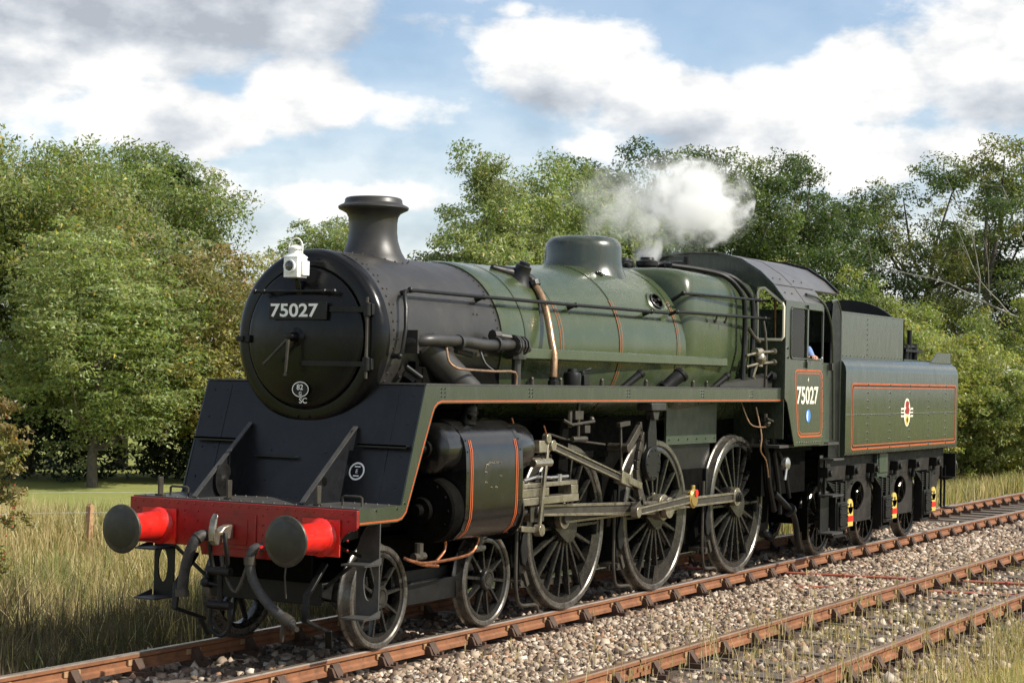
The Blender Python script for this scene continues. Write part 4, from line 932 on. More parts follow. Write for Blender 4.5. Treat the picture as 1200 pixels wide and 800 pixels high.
# lifting-lug recess on the barrel side
b = MB(); ct = Vector((6.60, -.80, 3.31)); nn = Vector((-.15, -.80, .50)).normalized()
b.lathe([(-.05, .10), (.05, .100), (.055, .085), (.01, .08), (.01, 0)], ct, nn, 24); obj('mudhole_ring', b, 'black_satin', ENG)
b = MB(); b.lathe([(-.03, .15), (.02, .135), (.03, .105)], ct, nn, 24, caps=False); obj('mudhole_collar', b, 'boiler_green', ENG)
b = MB(); b.bar(ct + nn * .04 + Vector((-.09, 0, 0)), ct + nn * .05 + Vector((.09, 0, .02)), .03, .025); b.cyl(ct + nn * .02, ct + nn * .08, .02, n=8); obj('mudhole_bridge', b, 'black_satin', ENG)
# washout plugs
for (x, a) in ((5.9, 62), (7.9, 60), (8.5, 60), (9.0, 58)):
    yy, zz = (-br(x) * math.cos(math.radians(a)), bz(x) + br(x) * math.sin(math.radians(a))) if x < 7.1 else (-.80, 3.66)
    b = MB(); b.lathe([(0, .05), (.02, .045), (.02, .02), (.035, .018), (.035, 0)], (x, yy, zz), (0, yy, zz - 2.75), 12); obj('washout_plug', b, 'black_satin', ENG)
# top feed
b = MB(); b.lathe([(-.10, .20), (-.02, .15), (.05, .10), (.10, .085), (.15, .085), (.16, .06), (.19, .055), (.20, 0)], (4.02, -.46, 3.44), (0, -.35, .94), 20); b.cyl((4.02, -.42, 3.48), (3.72, -.30, 3.55), .085, .03, 12)
b.tube([(4.05, -.50, 3.47), (4.08, -.56, 3.44), (4.08, -.60, 3.37)], .055, 10); b.lathe([(0, .075), (.05, .075)], (4.08, -.585, 3.42), (0, -.35, -.9), 10); obj('top_feed', b, 'black_satin', ENG)
b = MB(); b.tube([(4.08, -.60, 3.39), (4.05, -.69, 3.30), (3.95, -.81, 3.14), (3.88, -.895, 2.97), (3.83, -.955, 2.8), (3.80, -1.005, 2.65), (3.77, -1.02, 2.5), (3.77, -1.02, 2.34)], .037, 14, sub=5); FP_ = obj('feed_pipe', b, 'copper_dull', ENG)
b = MB(); b.lathe([(0, .06), (.06, .06), (.07, .045), (.10, .05)], (3.77, -1.02, 2.335), (0, 0, 1), 8); obj('union_nut', b, 'black_satin', FP_)
# chimney-side ejector pipe and outside steam pipe
b = MB(); b.cyl((1.66, -.78, 2.70), (2.10, -1.03, 2.27), .150, .135, 24); SPP = obj('steam_pipe', b, 'smokebox', ENG)
b = MB(); b.box(1.45, 2.98, -.84, -.70, 2.30, 2.50); b.box(1.42, 1.47, -.86, -.76, 2.33, 2.55); obj('steam_pipe_housing', b, 'black_grime', ENG, bevel=.006)
b = MB(); b.tube([(1.36, -.80, 2.72), (1.40, -.93, 2.735), (1.55, -.985, 2.745), (2.0, -1.0, 2.745), (2.35, -1.0, 2.725), (2.6, -1.0, 2.725), (2.95, -1.0, 2.735)], .054, 14, sub=4)
for x in (1.93, 2.62): b.cyl((x - .02, -1.0, 2.735), (x + .02, -1.0, 2.735), .072, n=16)
b.box(1.33, 1.36, -.93, -.74, 2.62, 2.83); EJ = obj('ejector_pipe', b, 'smokebox', ENG)
b = MB()
for x, r_ in ((2.93, .105), (2.97, .105), (3.07, .09), (3.12, .095)): b.cyl((x, -1.0, 2.735), (x + .025, -1.0, 2.735), r_, n=10)
b.ball((3.03, -1.0, 2.735), .085, 12); b.cyl((3.03, -1.0, 2.74), (3.03, -1.0, 2.60), .065, n=10); b.cyl((3.03, -1.0, 2.63), (3.03, -1.0, 2.60), .095, n=10); b.cyl((3.03, -1.0, 2.6), (3.03, -1.0, 2.33), .045, n=10)
b.cyl((2.78, -.92, 2.82), (3.0, -1.0, 2.80), .035, n=8); b.cyl((2.72, -.90, 2.82), (2.80, -.92, 2.82), .06, n=8)
for k in range(6): b.cyl((2.92, -1.0 + .085 * math.cos(k), 2.735 + .085 * math.sin(k)), (3.01, -1.0 + .085 * math.cos(k), 2.735 + .085 * math.sin(k)), .014, n=6)
b.cyl((3.12, -1.0, 2.735), (3.25, -1.02, 2.70), .03, n=8); b.cyl((3.2, -1.0, 2.82), (3.2, -1.0, 2.66), .022, n=8)
obj('ejector_valve', b, 'smokebox', ENG)
b = MB(); b.tube([(1.62, -1.06, 2.68), (1.63, -1.08, 2.56), (1.70, -1.12, 2.50), (1.85, -1.15, 2.485), (2.4, -1.12, 2.475), (2.83, -1.10, 2.47), (2.87, -1.09, 2.34)], .012, 8, sub=3); obj('oil_pipe', b, 'copper_dull', ENG)
b = MB(); b.tube([(2.35, -.98, 2.68), (2.37, -1.03, 2.55), (2.45, -1.08, 2.48)], .012, 8, sub=3); b.cyl((2.05, -.9, 2.66), (2.3, -.92, 2.63), .03, n=8); obj('oil_pipe', b, 'smokebox', ENG)
# anti-vacuum pipes etc. low on the smokebox side
b = MB(); b.bar((1.32, -.80, 2.45), (1.40, -.86, 2.38), .04, .06); b.cyl((1.30, -.83, 2.50), (1.42, -.92, 2.40), .025); obj('snifting_valve', b, 'black_satin', ENG)

# --- running boards and valances
VAL = [(0.036, 1.303), (0.036, 1.165), (.62, 1.165), (.70, 1.18), (.77, 1.235), (.81, 1.32), (1.165, 2.07), (1.20, 2.13), (1.25, 2.165), (1.31, 2.178), (9.62, 2.178), (9.62, 2.337), (1.04, 2.337), (.69, 1.305)]
LINE = [(.05, 1.183), (.63, 1.183), (.695, 1.197), (.757, 1.247), (.795, 1.33), (1.148, 2.08), (1.185, 2.145), (1.24, 2.182), (1.31, 2.197), (9.60, 2.197)]
for s in (-1, 1):
    b = MB(); b.prism(VAL, 'y', s * 1.197, s * 1.212); V_ = obj('valance', b, 'green', ENG)
    k = MB(); stripe(k, LINE, .015, s * 1.212, s * .0015); obj('lining', k, 'orange', V_)
    k = MB(); k.box(1.04, 9.62, s * .62, s * 1.216, 2.338, 2.352); obj('running_board', k, 'platform', ENG)
    k = MB()
    for x in (1.33, 2.95, 5.12, 7.1, 8.62):
        for dx in (-.03, .03):
            for z in (2.31, 2.275, 2.24): k.rivet((x + dx, s * 1.212, z), (0, s, 0), .012)
    for x, z in ((.62, 1.28), (.74, 1.32), (.3, 1.28)): k.rivet((x, s * 1.212, z), (0, s, 0), .014)
    obj('rivet_rows', k, 'green', V_, kind='stuff')
b = MB(); b.box(4.30, 4.42, -1.10, -.98, 2.352, 2.46); b.cyl((4.36, -1.04, 2.44), (4.36, -1.04, 2.50), .035); b.bar((4.36, -1.04, 2.5), (4.46, -1.10, 2.53), .02, .02); obj('lubricator', b, 'black_satin', ENG, bevel=.006)
b = MB(); b.lathe([(0, .09), (.10, .095), (.13, .085), (.14, .05), (.17, .045), (.17, 0)], (4.12, -1.05, 2.352), (0, 0, 1), 16); obj('oil_pot', b, 'black_satin', ENG)
for (x, r_) in ((5.55, .045), (6.62, .085), (8.0, .04)):
    b = MB(); b.cyl((x - .10, -.98, 2.33), (x + .10, -1.10, 2.49), r_ * .8, r_, 14); b.cyl((x + .09, -1.095, 2.48), (x + .115, -1.11, 2.505), r_ * 1.12, n=14); obj('sand_filler', b, 'black_satin', ENG)
for x in (3.35, 3.95, 4.9, 6.0, 7.3, 7.7):
    b = MB(); b.cyl((x, -1.0, 2.352), (x, -1.0, 2.40), .025, n=8); b.ball((x, -1.0, 2.41), .022, 8); obj('oil_cup', b, 'rod_dark', ENG)
b = MB(); b.loft([[(x, y, z) for (y, z) in ((-1.02 - w_, 2.356), (-1.02 + w_, 2.356), (-1.02 + w_, 2.36 + h_), (-1.02, 2.36 + h_ * 1.35), (-1.02 - w_, 2.36 + h_))] for x, w_, h_ in ((8.0, .03, .03), (9.3, .09, .12), (9.56, .09, .14))]); obj('reverser_cover', b, 'smokebox', ENG)
b = MB(); b.cyl((9.42, -1.12, 2.50), (9.56, -1.12, 2.50), .06); b.tube([(9.3, -1.13, 2.48), (9.45, -1.14, 2.55), (9.55, -1.14, 2.5)], .02); obj('steam_valve', b, 'black_satin', ENG)
# pipes over the firebox
for (x, y) in ((7.75, .16), (7.75, -.16)):
    b = MB(); b.lathe([(3.66, .12), (3.80, .115), (3.82, .135), (3.87, .135), (3.89, .09), (3.92, .08), (3.92, 0)], (x, y, 0), (0, 0, 1), 20)
    obj('safety_valve', b, 'black_satin', ENG)
b = MB(); b.cyl((8.55, -.34, 3.86), (8.55, .34, 3.86), .07); b.cyl((8.55, 0, 3.70), (8.55, 0, 3.95), .09); b.cyl((8.55, -.33, 3.8), (8.55, -.33, 3.98), .045); b.cyl((8.8, -.25, 3.72), (8.8, -.25, 3.90), .05); b.cyl((8.3, -.4, 3.70), (8.3, -.4, 3.86), .04); b.tube([(8.1, .1, 3.80), (8.4, -.1, 3.90), (8.9, -.15, 3.88), (9.5, -.2, 3.86)], .03); obj('steam_manifold', b, 'black_satin', ENG)
for (x, y, z0, z1, r_) in ((7.42, -.05, 3.70, 3.84, .05), (7.52, .12, 3.70, 3.88, .035), (8.15, -.28, 3.70, 3.88, .05), (8.32, .05, 3.70, 3.94, .06), (8.95, -.42, 3.68, 3.86, .035), (9.15, -.1, 3.70, 3.90, .045)):
    b = MB(); b.lathe([(z0, r_ * 1.3), (z0 + .03, r_ * 1.25), (z0 + .035, r_), (z1 - .05, r_), (z1 - .045, r_ * 1.35), (z1 - .01, r_ * 1.3), (z1, r_ * .5), (z1, 0)], (x, y, 0), (0, 0, 1), 14); obj('boiler_fitting', b, 'black_satin', ENG)
for k, (x0, x1, m_) in enumerate(((8.42, 8.78, 'black_satin'), (8.66, 9.05, 'black_satin'))):
    b = MB(); b.tube([(x0 - .35, -.34, 3.84), (x0 - .05, -.62, 3.80), (x0 + .18, -.86, 3.72), (x1, -1.0, 3.50), (x1 + .02, -1.03, 3.25), (x1 + .02, -1.03, 2.95), (x1 - .02, -1.04, 2.75), (x1 - .08, -1.05, 2.40)], .033, 10, sub=5); obj('injector_pipe', b, m_, ENG)
b = MB(); b.cyl((8.98, -1.10, 2.80), (9.12, -1.12, 2.80), .055); b.ball((9.1, -1.12, 2.72), .085, 10); b.cyl((9.1, -1.12, 2.62), (9.1, -1.12, 2.84), .04)
for z in (2.80, 2.66): b.cyl((9.1, -1.13, z), (9.52, -1.15, z + .02), .020); b.cyl((9.47, -1.15, z + .02), (9.52, -1.15, z + .02), .04, n=8); b.cyl((8.75, -1.08, z - .05), (9.08, -1.12, z), .018)
b.tube([(9.05, -1.1, 2.65), (8.98, -1.08, 2.5), (9.2, -1.06, 2.36)], .022)
obj('steam_cock', b, 'rod', ENG)
b = MB(); b.tube([(9.30, -1.08, 3.2), (9.30, -1.11, 3.05), (9.32, -1.12, 2.8), (9.30, -1.12, 2.36)], .018); obj('lubricator_pipe', b, 'rod_dark', ENG)
b = MB(); b.tube([(8.95, -1.02, 3.1), (9.05, -1.05, 3.0), (9.18, -1.08, 2.93)], .025); obj('lubricator_pipe', b, 'rod_dark', ENG)
for x in (7.85, 8.15):
    b = MB(); b.cyl((x, -1.06, 3.21), (x, -1.04, 3.15), .012); b.cyl((x, -1.04, 3.16), (x, -1.03, 3.13), .018); obj('pipe_clip', b, 'rod_dark', ENG)

# --- cylinders
CY = [(-.70, 2.03), (-.93, 2.03), (-1.07, 1.995), (-1.17, 1.93), (-1.235, 1.84), (-1.262, 1.74), (-1.272, 1.55), (-1.272, 1.25), (-1.262, 1.13), (-1.22, 1.02), (-1.14, .945), (-1.0, .905), (-.70, .905)]
for s in (-1, 1):
    f = lambda p: (p[0] * -s, p[1])
    b = MB(); b.prism([f(p) for p in CY], 'x', 1.66, 2.72); C_ = obj('cylinder', b, 'cylinder_black', ENG, smooth=45)
    for x in (1.69, 2.67):
        k = MB(); k.loft([[(xx, f(p)[0] * (1.002), 1.46 + (p[1] - 1.46) * 1.003) for p in CY] for xx in (x - .028, x + .028)], closed=False); 
        for i in range(len(CY)):
            if 2 < i < 11: k.rivet((x, f(CY[i])[0], CY[i][1]), (0, s, 0), .012)
        obj('cylinder_band', k, 'cylinder_black', C_, smooth=45)
    for x in (1.745, 1.775, 2.615, 2.585):
        k = MB(); path = [f(p) for p in CY[4:11]]
        k.loft([[(xx, p[0] * 1.003, 1.46 + (p[1] - 1.46) * 1.004) for p in path] for xx in (x - .008, x + .008)], closed=False, caps=False); obj('lining', k, 'orange', C_)
    k = MB(); yv = s * 1.0
    k.lathe([(1.38, .05), (1.40, .20), (1.43, .232), (1.47, .236), (1.655, .236)], (0, yv, 1.765), (1, 0, 0), 14); k.lathe([(1.29, .0), (1.29, .035), (1.34, .045), (1.345, .08), (1.39, .08)], (0, yv, 1.765), (1, 0, 0), 14)
    obj('valve_chest', k, 'cylinder_black', C_, smooth=40); k = MB(); k.lathe([(2.725, .236), (3.02, .236), (3.05, .22), (3.06, .10), (3.10, .09), (3.10, 0)], (0, yv, 1.74), (1, 0, 0), 14); obj('valve_chest', k, 'cylinder_black', C_, smooth=40)
    k = MB(); k.lathe([(1.46, .0), (1.46, .16), (1.48, .28), (1.50, .30), (1.655, .305)], (0, s * .96, 1.21), (1, 0, 0), 40); k.lathe([(1.30, 0), (1.30, .05), (1.36, .06), (1.37, .11), (1.41, .12)], (0, s * .96, 1.21), (1, 0, 0), 16)
    k2 = MB(); k2.lathe([(2.725, .30), (2.77, .29), (2.80, .20), (2.84, .10), (2.95, .09), (2.95, 0)], (0, s * .98, 1.16), (1, 0, 0), 32)
    for a in range(12): k.rivet((1.475, s * .96 + .24 * math.cos(a * PI / 6), 1.21 + .24 * math.sin(a * PI / 6)), (-1, 0, 0), .018)
    obj('cylinder_cover', k, 'black_grime', C_); obj('rear_cover', k2, 'black_satin', C_)  # front cover in flat black: the shadow on it put into its colour
    k = MB(); k.cyl((2.02, s * 1.05, 2.0), (2.02, s * 1.08, 2.10), .085, .07, 14); k.ball((2.02, s * 1.08, 2.12), .075, 10); k.cyl((1.95, s * 1.12, 2.06), (1.9, s * 1.2, 2.03), .03, n=8); k.tube([(2.1, s * 1.0, 2.05), (2.3, s * .9, 2.12), (2.5, s * .85, 2.08)], .045); obj('relief_valve', k, 'black_satin', C_)
    k = MB(); stripe(k, arc(2.06, 1.57, .055, 180, 90, 5) + [(2.30, 1.625)], .006, s * 1.273, s * .002)
    for x, z in ((2.02, 1.545), (2.05, 1.61), (2.12, 1.63), (2.2, 1.632), (2.28, 1.628), (2.03, 1.45), (2.13, 1.40), (2.22, 1.398), (2.3, 1.5)): k.rivet((x, s * 1.2725, z), (0, s, 0), .011)
    obj('inspection_cover_screws', k, 'rod', C_, kind='stuff')
    for (x0, z0, x1) in ((1.15, .80, 2.35), (1.3, .76, 1.75)):
        k = MB(); k.tube([(x0, s * .95, z0), (x0 + .05, s * 1.02, z0 - .03), (x0 + .3, s * 1.03, z0 - .06), (x1 - .2, s * 1.02, z0 - .04), (x1, s * 1.0, z0 + .06), (x1 + .02, s * 1.0, .92)], .015, 8, sub=4); obj('drain_pipe', k, 'copper', C_)
    for x in (1.35, 2.4):
        k = MB(); k.cyl((x, s * .98, .92), (x, s * .98, .78), .04, n=10); k.cyl((x - .09, s * .98, .80), (x + .09, s * .98, .80), .035, n=10); obj('drain_cock', k, 'rod_dark', C_)

# --- wheels
def spoke_mesh(r0, r1, w0, w1, d0, d1, y0):
    b = MB()
    b.loft([[(-w * .5, y0 + dd, r_), (-w * .32, y0, r_), (w * .32, y0, r_), (w * .5, y0 + dd, r_), (w * .3, y0 + dd * 1.7, r_), (-w * .3, y0 + dd * 1.7, r_)] for r_, w, dd in ((r0, w0, d0), ((r0 + r1) / 2, (w0 + w1) / 2 * .92, (d0 + d1) / 2), (r1, w1, d1))])
    return b.mesh('spoke', 'wheel', 50)
def tyre_mesh(Rw, th):
    b = MB(); b.lathe([(.012, Rw - th), (.0, Rw - th + .012), (0, Rw - .012), (.012, Rw), (.085, Rw + .004), (.100, Rw + .012), (.110, Rw + .028), (.122, Rw + .030), (.134, Rw + .018), (.138, Rw - .02), (.138, Rw - th), (.012, Rw - th)], (0, 0, 0), (0, 1, 0), 72, caps=False)
    return b.mesh('tyre', 'tyre', 40)
def hub_mesh(Rw, th, rim, hub, crank=None):
    b = MB(); b.lathe([(.022, Rw - th), (.016, Rw - th - .01), (.020, Rw - th - rim), (.05, Rw - th - rim - .008), (.10, Rw - th - rim), (.125, Rw - th)], (0, 0, 0), (0, 1, 0), 64, caps=False)
    b.lathe([(-.018, 0), (-.018, hub * .55), (-.010, hub * .58), (-.010, hub * .62), (-.018, hub * .66), (-.018, hub * .9), (-.008, hub), (.02, hub * 1.03), (.12, hub), (.14, hub * .8), (.14, 0)], (0, 0, 0), (0, 1, 0), 36)
    if crank:
        L_ = math.hypot(*crank); ang = math.degrees(math.atan2(crank[1], crank[0]))
        pl = arc(0, 0, hub * 1.0, ang + 80, ang + 280, 12) + arc(crank[0], crank[1], .125, ang - 85, ang + 85, 10)
        b.prism(pl, 'y', -.03, .07)
    return b.mesh('wheel', 'wheel', 40)
def axle(parent, x, z, r_):
    b = MB(); b.cyl((x, -.70, z), (x, .70, z), r_, n=16); obj('axle', b, 'black_grime', parent)
dsp = spoke_mesh(.14, RD - .135, .062, .040, .045, .03, .022); dty = tyre_mesh(RD, .068); dhub = hub_mesh(RD, .068, .062, .165, CRK)
def weight_mesh(span):
    b = MB(); a = math.degrees(math.atan2(-CRK[1], -CRK[0])) - 12; ro = RD - .072
    aa = [a - span + 2 * span * k / 20 for k in range(21)]
    outer = [(ro * math.cos(math.radians(q_)), ro * math.sin(math.radians(q_))) for q_ in aa]
    ch_ = .62 * ro
    inner = [(p[0] * .70 + .06 * math.cos(math.radians(a)), p[1] * .70 + .06 * math.sin(math.radians(a))) for p in outer[::-1]]
    b.prism(outer + inner, 'y', .012, .10); return b.mesh('balance_weight', 'wheel', 30)
bw = {2: weight_mesh(26), 3: weight_mesh(58), 4: weight_mesh(26)}
for i in (2, 3, 4):
    axle(ENG, AX[i], RD, .1)
    for s in (-1, 1):
        at = (AX[i], s * YF, RD); w = obj('driving_wheel', dhub, None, ENG, at); w.scale = (1, -s, 1)
        o = obj('tyre', dty, None, w, at); o.scale = (1, 1, 1)
        for k in range(18):
            ang = 2 * PI * (k + .5) / 18 ; obj('spoke', dsp, None, w, at, (0, ang, 0))
        obj('balance_weight', bw[i], None, w, at)
        p = MB(); p.lathe([(-.20 if i == 3 else -.145, 0), (-.20 if i == 3 else -.145, .06), (-.19 if i == 3 else -.135, .065), (0, .065)], (CRK[0], 0, CRK[1]), (0, 1, 0), 16); obj('crank_pin', p, 'rod_dark', w, at)
bsp = spoke_mesh(.07, RBW - .105, .048, .036, .04, .025, .022); bty = tyre_mesh(RBW, .055); bhub = hub_mesh(RBW, .055, .048, .105)
for i in (0, 1):
    axle(ENG, AX[i], RBW, .08)
    for s in (-1, 1):
        at = (AX[i], s * YF, RBW); w = obj('bogie_wheel', bhub, None, ENG, at); w.scale = (1, -s, 1)
        obj('tyre', bty, None, w, at)
        for k in range(10): obj('spoke', bsp, None, w, at, (0, 2 * PI * (k + .3 + .4 * i) / 10, 0))
# bogie frame
b = MB()
for s in (-1, 1):
    b.prism([(.35, .62), (.35, .50), (.75, .40), (1.25, .30), (2.55, .30), (3.1, .40), (3.4, .50), (3.4, .62)], 'y', s * .60, s * .64); b.box(1.42, 2.42, s * .64, s * .74, .32, .52)
b.box(1.5, 2.3, -.6, .6, .35, .62); b.box(.40, .44, -.6, .6, .42, .62)
obj('bogie_frame', b, 'black_satin', ENG, bevel=.006)
for s in (-1, 1):
    for x in (1.3, 2.52):
        b = MB(); b.box(x - .05, x + .05, s * .66, s * .76, .46, .66); b.cyl((x, s * .71, .66), (x, s * .71, .76), .05, n=10); obj('spring_hanger', b, 'black_satin', ENG, bevel=.006)

# --- rods and valve gear
def fluted(mb, p0, p1, h0, h1, th, y, side):
    """rod of I-section in the x-z plane"""
    p0, p1 = Vector((p0[0], 0, p0[1])), Vector((p1[0], 0, p1[1])); d = (p1 - p0).normalized(); n_ = Vector((-d.z, 0, d.x))
    if n_.z < 0: n_ = -n_
    for (a0, a1, t_) in ((.5, .28, th), (-.28, -.5, th), (.28, -.28, th * .45)):
        vs = []
        for yy in (y - t_ / 2, y + t_ / 2):
            for P_, hh in ((p0, h0), (p1, h1)):
                for q_ in (a0, a1): v = P_ + n_ * (hh * q_); vs.append((v.x, yy, v.z))
        mb.add(vs, [(0, 1, 3, 2), (4, 6, 7, 5), (0, 2, 6, 4), (1, 5, 7, 3), (0, 4, 5, 1), (2, 3, 7, 6)], 1 if t_ < th else 0)
def eye(mb, x, z, r_, y0, y1, n=20): mb.cyl((x, y0, z), (x, y1, z), r_, n=n)
PZ = RD + CRK[1]; PXs = [AX[i] + CRK[0] for i in (2, 3, 4)]
for s in (-1, 1):
    y = s * .90
    for a, c in ((0, 1), (1, 2)):
        b = MB(); fluted(b, (PXs[a] + .1, PZ), (PXs[c] - .1, PZ), .12, .12, .05, y, s)
        eye(b, PXs[a], PZ, .125 if a else .115, y - .035, y + .035); eye(b, PXs[c], PZ, .115, y - .034, y + .034)
        b.cyl((PXs[a], y, PZ + .10), (PXs[a], y, PZ + .16), .03, n=8); obj('coupling_rod', b, ['rod', 'rod_dark'], ENG, bevel=.003)
    b = MB(); b.lathe([(0, .06), (.03, .06), (.035, .05)], (PXs[2], y + s * .05, PZ), (0, s, 0), 12); b.box(PXs[2] - .03, PXs[2] + .03, y + s * .06, y + s * .095, PZ - .035, PZ + .035); obj('pin_collar', b, 'black_satin', ENG)
    y = s * .995; b = MB(); fluted(b, (3.50, 1.10), (PXs[1] - .12, PZ), .115, .15, .06, y, s); eye(b, 3.42, 1.10, .10, y - .05, y + .05); eye(b, PXs[1], PZ, .15, y - .05, y + .05); obj('connecting_rod', b, ['rod', 'rod_dark'], ENG, bevel=.003)
    # crosshead and slide bars
    b = MB(); b.box(3.28, 3.56, s * .93, s * .955, .99, 1.22); b.box(3.24, 3.60, s * .86, s * 1.06, 1.195, 1.285); b.box(3.28, 3.56, s * 1.035, s * 1.06, .99, 1.22); b.cyl((3.42, s * .93, 1.10), (3.42, s * 1.10, 1.10), .07, n=12); b.cyl((2.95, s * .98, 1.12), (3.30, s * .98, 1.10), .05, n=12); obj('crosshead', b, 'rod_dark', ENG, bevel=.008)
    b = MB(); b.box(3.05, 4.25, s * .90, s * 1.09, 1.165, 1.24); b.box(3.05, 4.25, s * .93, s * 1.07, 1.335, 1.38); b.box(4.10, 4.25, s * .92, s * 1.08, 1.24, 1.335); b.box(3.05, 3.62, s * .92, s * 1.078, 1.245, 1.33); b.bar((2.85, s * 1.0, 1.42), (3.1, s * 1.0, 1.36), .08, .04); obj('slide_bar', b, 'rod', ENG, bevel=.006)
    b = MB(); b.tube([(3.15, s * 1.04, 1.41), (3.4, s * 1.05, 1.44), (3.7, s * 1.04, 1.42), (4.1, s * 1.03, 1.42)], .018); b.cyl((3.55, s * 1.04, 1.38), (3.55, s * 1.04, 1.48), .035, n=8); b.cyl((3.9, s * 1.04, 1.38), (3.9, s * 1.04, 1.45), .03, n=8); obj('oil_box', b, 'steel', ENG)
    b = MB(); b.prism([(4.15, 1.05), (4.30, 1.05), (4.36, 1.4), (4.36, 1.98), (4.15, 1.98)], 'y', s * .58, s * .90); b.box(4.30, 5.9, s * .56, s * .60, 1.55, 2.0); obj('motion_bracket', b, 'black_grime', ENG, bevel=.01)
    # valve spindle guide, combination lever, radius rod, expansion link
    y = s * 1.06
    b = MB(); b.cyl((2.98, s * 1.0, 1.74), (3.42, s * 1.0, 1.735), .035, n=10); b.box(3.36, 3.60, s * 1.0, s * 1.10, 1.68, 1.80); b.cyl((3.26, s * 1.0, 1.6), (3.62, s * 1.0, 1.6), .05, n=10); b.cyl((3.26, s * 1.08, 1.58), (3.62, s * 1.08, 1.58), .045, n=10); b.bar((3.14, s * 1.04, 1.88), (3.18, s * 1.04, 1.60), .05, .03); obj('valve_spindle_guide', b, 'rod', ENG, bevel=.008)
    b = MB(); b.bar((3.56, y + s * .03, 1.82), (3.34, y + s * .06, .92), .03, .04, (1, 0, 0)); eye(b, 3.52, 1.82, .05, y, y + s * .06); eye(b, 3.34, .92, .06, y + s * .02, y + s * .10); obj('combination_lever', b, 'rod', ENG, bevel=.004)
    b = MB(); b.bar((3.34, y + s * .03, .92), (3.02, y + s * .02, .95), .05, .055); b.bar((3.02, y, .95), (3.15, y - s * .06, 1.12), .04, .07); b.bar((3.0, y + s * .05, 1.42), (2.88, y + s * .05, .95), .03, .06); obj('union_link', b, 'rod', ENG, bevel=.004)
    b = MB(); fluted(b, (3.66, 1.735), (5.20, 1.365), .085, .085, .05, y + s * .04, s); eye(b, 3.60, 1.75, .055, y, y + s * .075); b.bar((5.14, y + s * .04, 1.38), (5.34, y + s * .04, 1.33), .10, .13); b.bar((5.30, y - s * .01, 1.34), (5.78, y - s * .01, 1.22), .03, .075); b.bar((5.30, y + s * .085, 1.34), (5.62, y + s * .085, 1.26), .03, .075); obj('radius_rod', b, ['rod', 'rod_dark'], ENG, bevel=.004)
    b = MB(); pts_ = [(5.62 + .16 * ((z - 1.43) / .4) ** 2, z) for z in np.linspace(1.06, 1.82, 9)]
    for p, q_ in zip(pts_[:-1], pts_[1:]): b.bar((p[0], y + s * .035, p[1]), (q_[0], y + s * .035, q_[1]), .05, .12)
    b.bar((5.74, y + s * .035, 1.08), (5.52, y + s * .035, .98), .05, .09); obj('expansion_link', b, 'rod_dark', ENG, bevel=.004)
    b = MB(); b.lathe([(0, .19), (.05, .19), (.06, .18), (.06, .0)], (5.83, y + s * .075, 1.50), (0, s, 0), 32); b.prism([(5.74, 1.50), (5.98, 1.50), (5.96, 1.85), (5.93, 2.0), (5.93, 2.18), (5.80, 2.18), (5.80, 2.0), (5.74, 1.85)], 'y', y + s * .08, y + s * .105)
    for k in range(10): b.rivet((5.83 + .155 * math.cos(k * PI / 5), y + s * .136, 1.50 + .155 * math.sin(k * PI / 5)), (0, s, 0), .014)
    obj('link_trunnion', b, 'black_satin', ENG, bevel=.004)
    b = MB(); b.box(5.68, 6.06, s * 1.05, s * 1.235, 2.085, 2.17); b.prism([(5.78, 2.08), (5.96, 2.08), (5.92, 1.98), (5.82, 1.98)], 'y', s * 1.10, s * 1.2); obj('bracket_foot', b, 'smokebox', ENG, bevel=.01)
    b = MB(); b.bar((5.32, y - s * .03, 1.93), (5.36, y - s * .03, 1.42), .02, .032, (1, 0, 0)); b.bar((5.38, y + s * .02, 1.66), (5.68, y + s * .02, 1.90), .05, .09); b.bar((5.68, y + s * .02, 1.96), (5.70, y + s * .02, 1.80), .05, .05, (1, 0, 0)); b.cyl((5.38, y - s * .2, 1.68), (5.38, y + s * .05, 1.68), .05, n=10); b.bar((5.2, y, 1.93), (5.45, y, 1.95), .05, .05); obj('lifting_arm', b, 'rod_dark', ENG, bevel=.004)
    # return crank and eccentric rod
    yo = s * 1.13; rc = (7.03, 1.06)
    b = MB(); b.bar((PXs[1], s * 1.085, PZ), (rc[0], s * 1.085, rc[1]), .06, .12); eye(b, PXs[1], PZ, .12, s * 1.05, s * 1.12); eye(b, rc[0], rc[1], .095, s * 1.06, s * 1.12); obj('return_crank', b, 'rod', ENG, bevel=.004)
    b = MB(); fluted(b, (rc[0] - .08, rc[1] - .005), (5.58, .985), .10, .08, .045, yo + s * .01, s); eye(b, 5.52, .98, .06, yo - s * .03, yo + s * .05); obj('eccentric_rod', b, ['rod', 'rod_dark'], ENG, bevel=.004)
    b = MB(); b.lathe([(-.02, .085), (.05, .115), (.06, .115), (.065, .095), (.075, .09), (.075, 0)], (rc[0], yo - s * .03, rc[1]), (0, s, 0), 24); b.cyl((rc[0], yo + s * .01, rc[1] + .09), (rc[0] + .01, yo + s * .01, rc[1] + .15), .03, n=8); obj('return_crank_bearing', b, 'brass', ENG, bevel=.003)
    b = MB(); b.cyl((rc[0] + .03, yo + s * .05, rc[1] + .06), (rc[0] + .03, yo + s * .055, rc[1] + .06), .045, n=12); obj('oil_cap', b, 'red_bright', ENG)
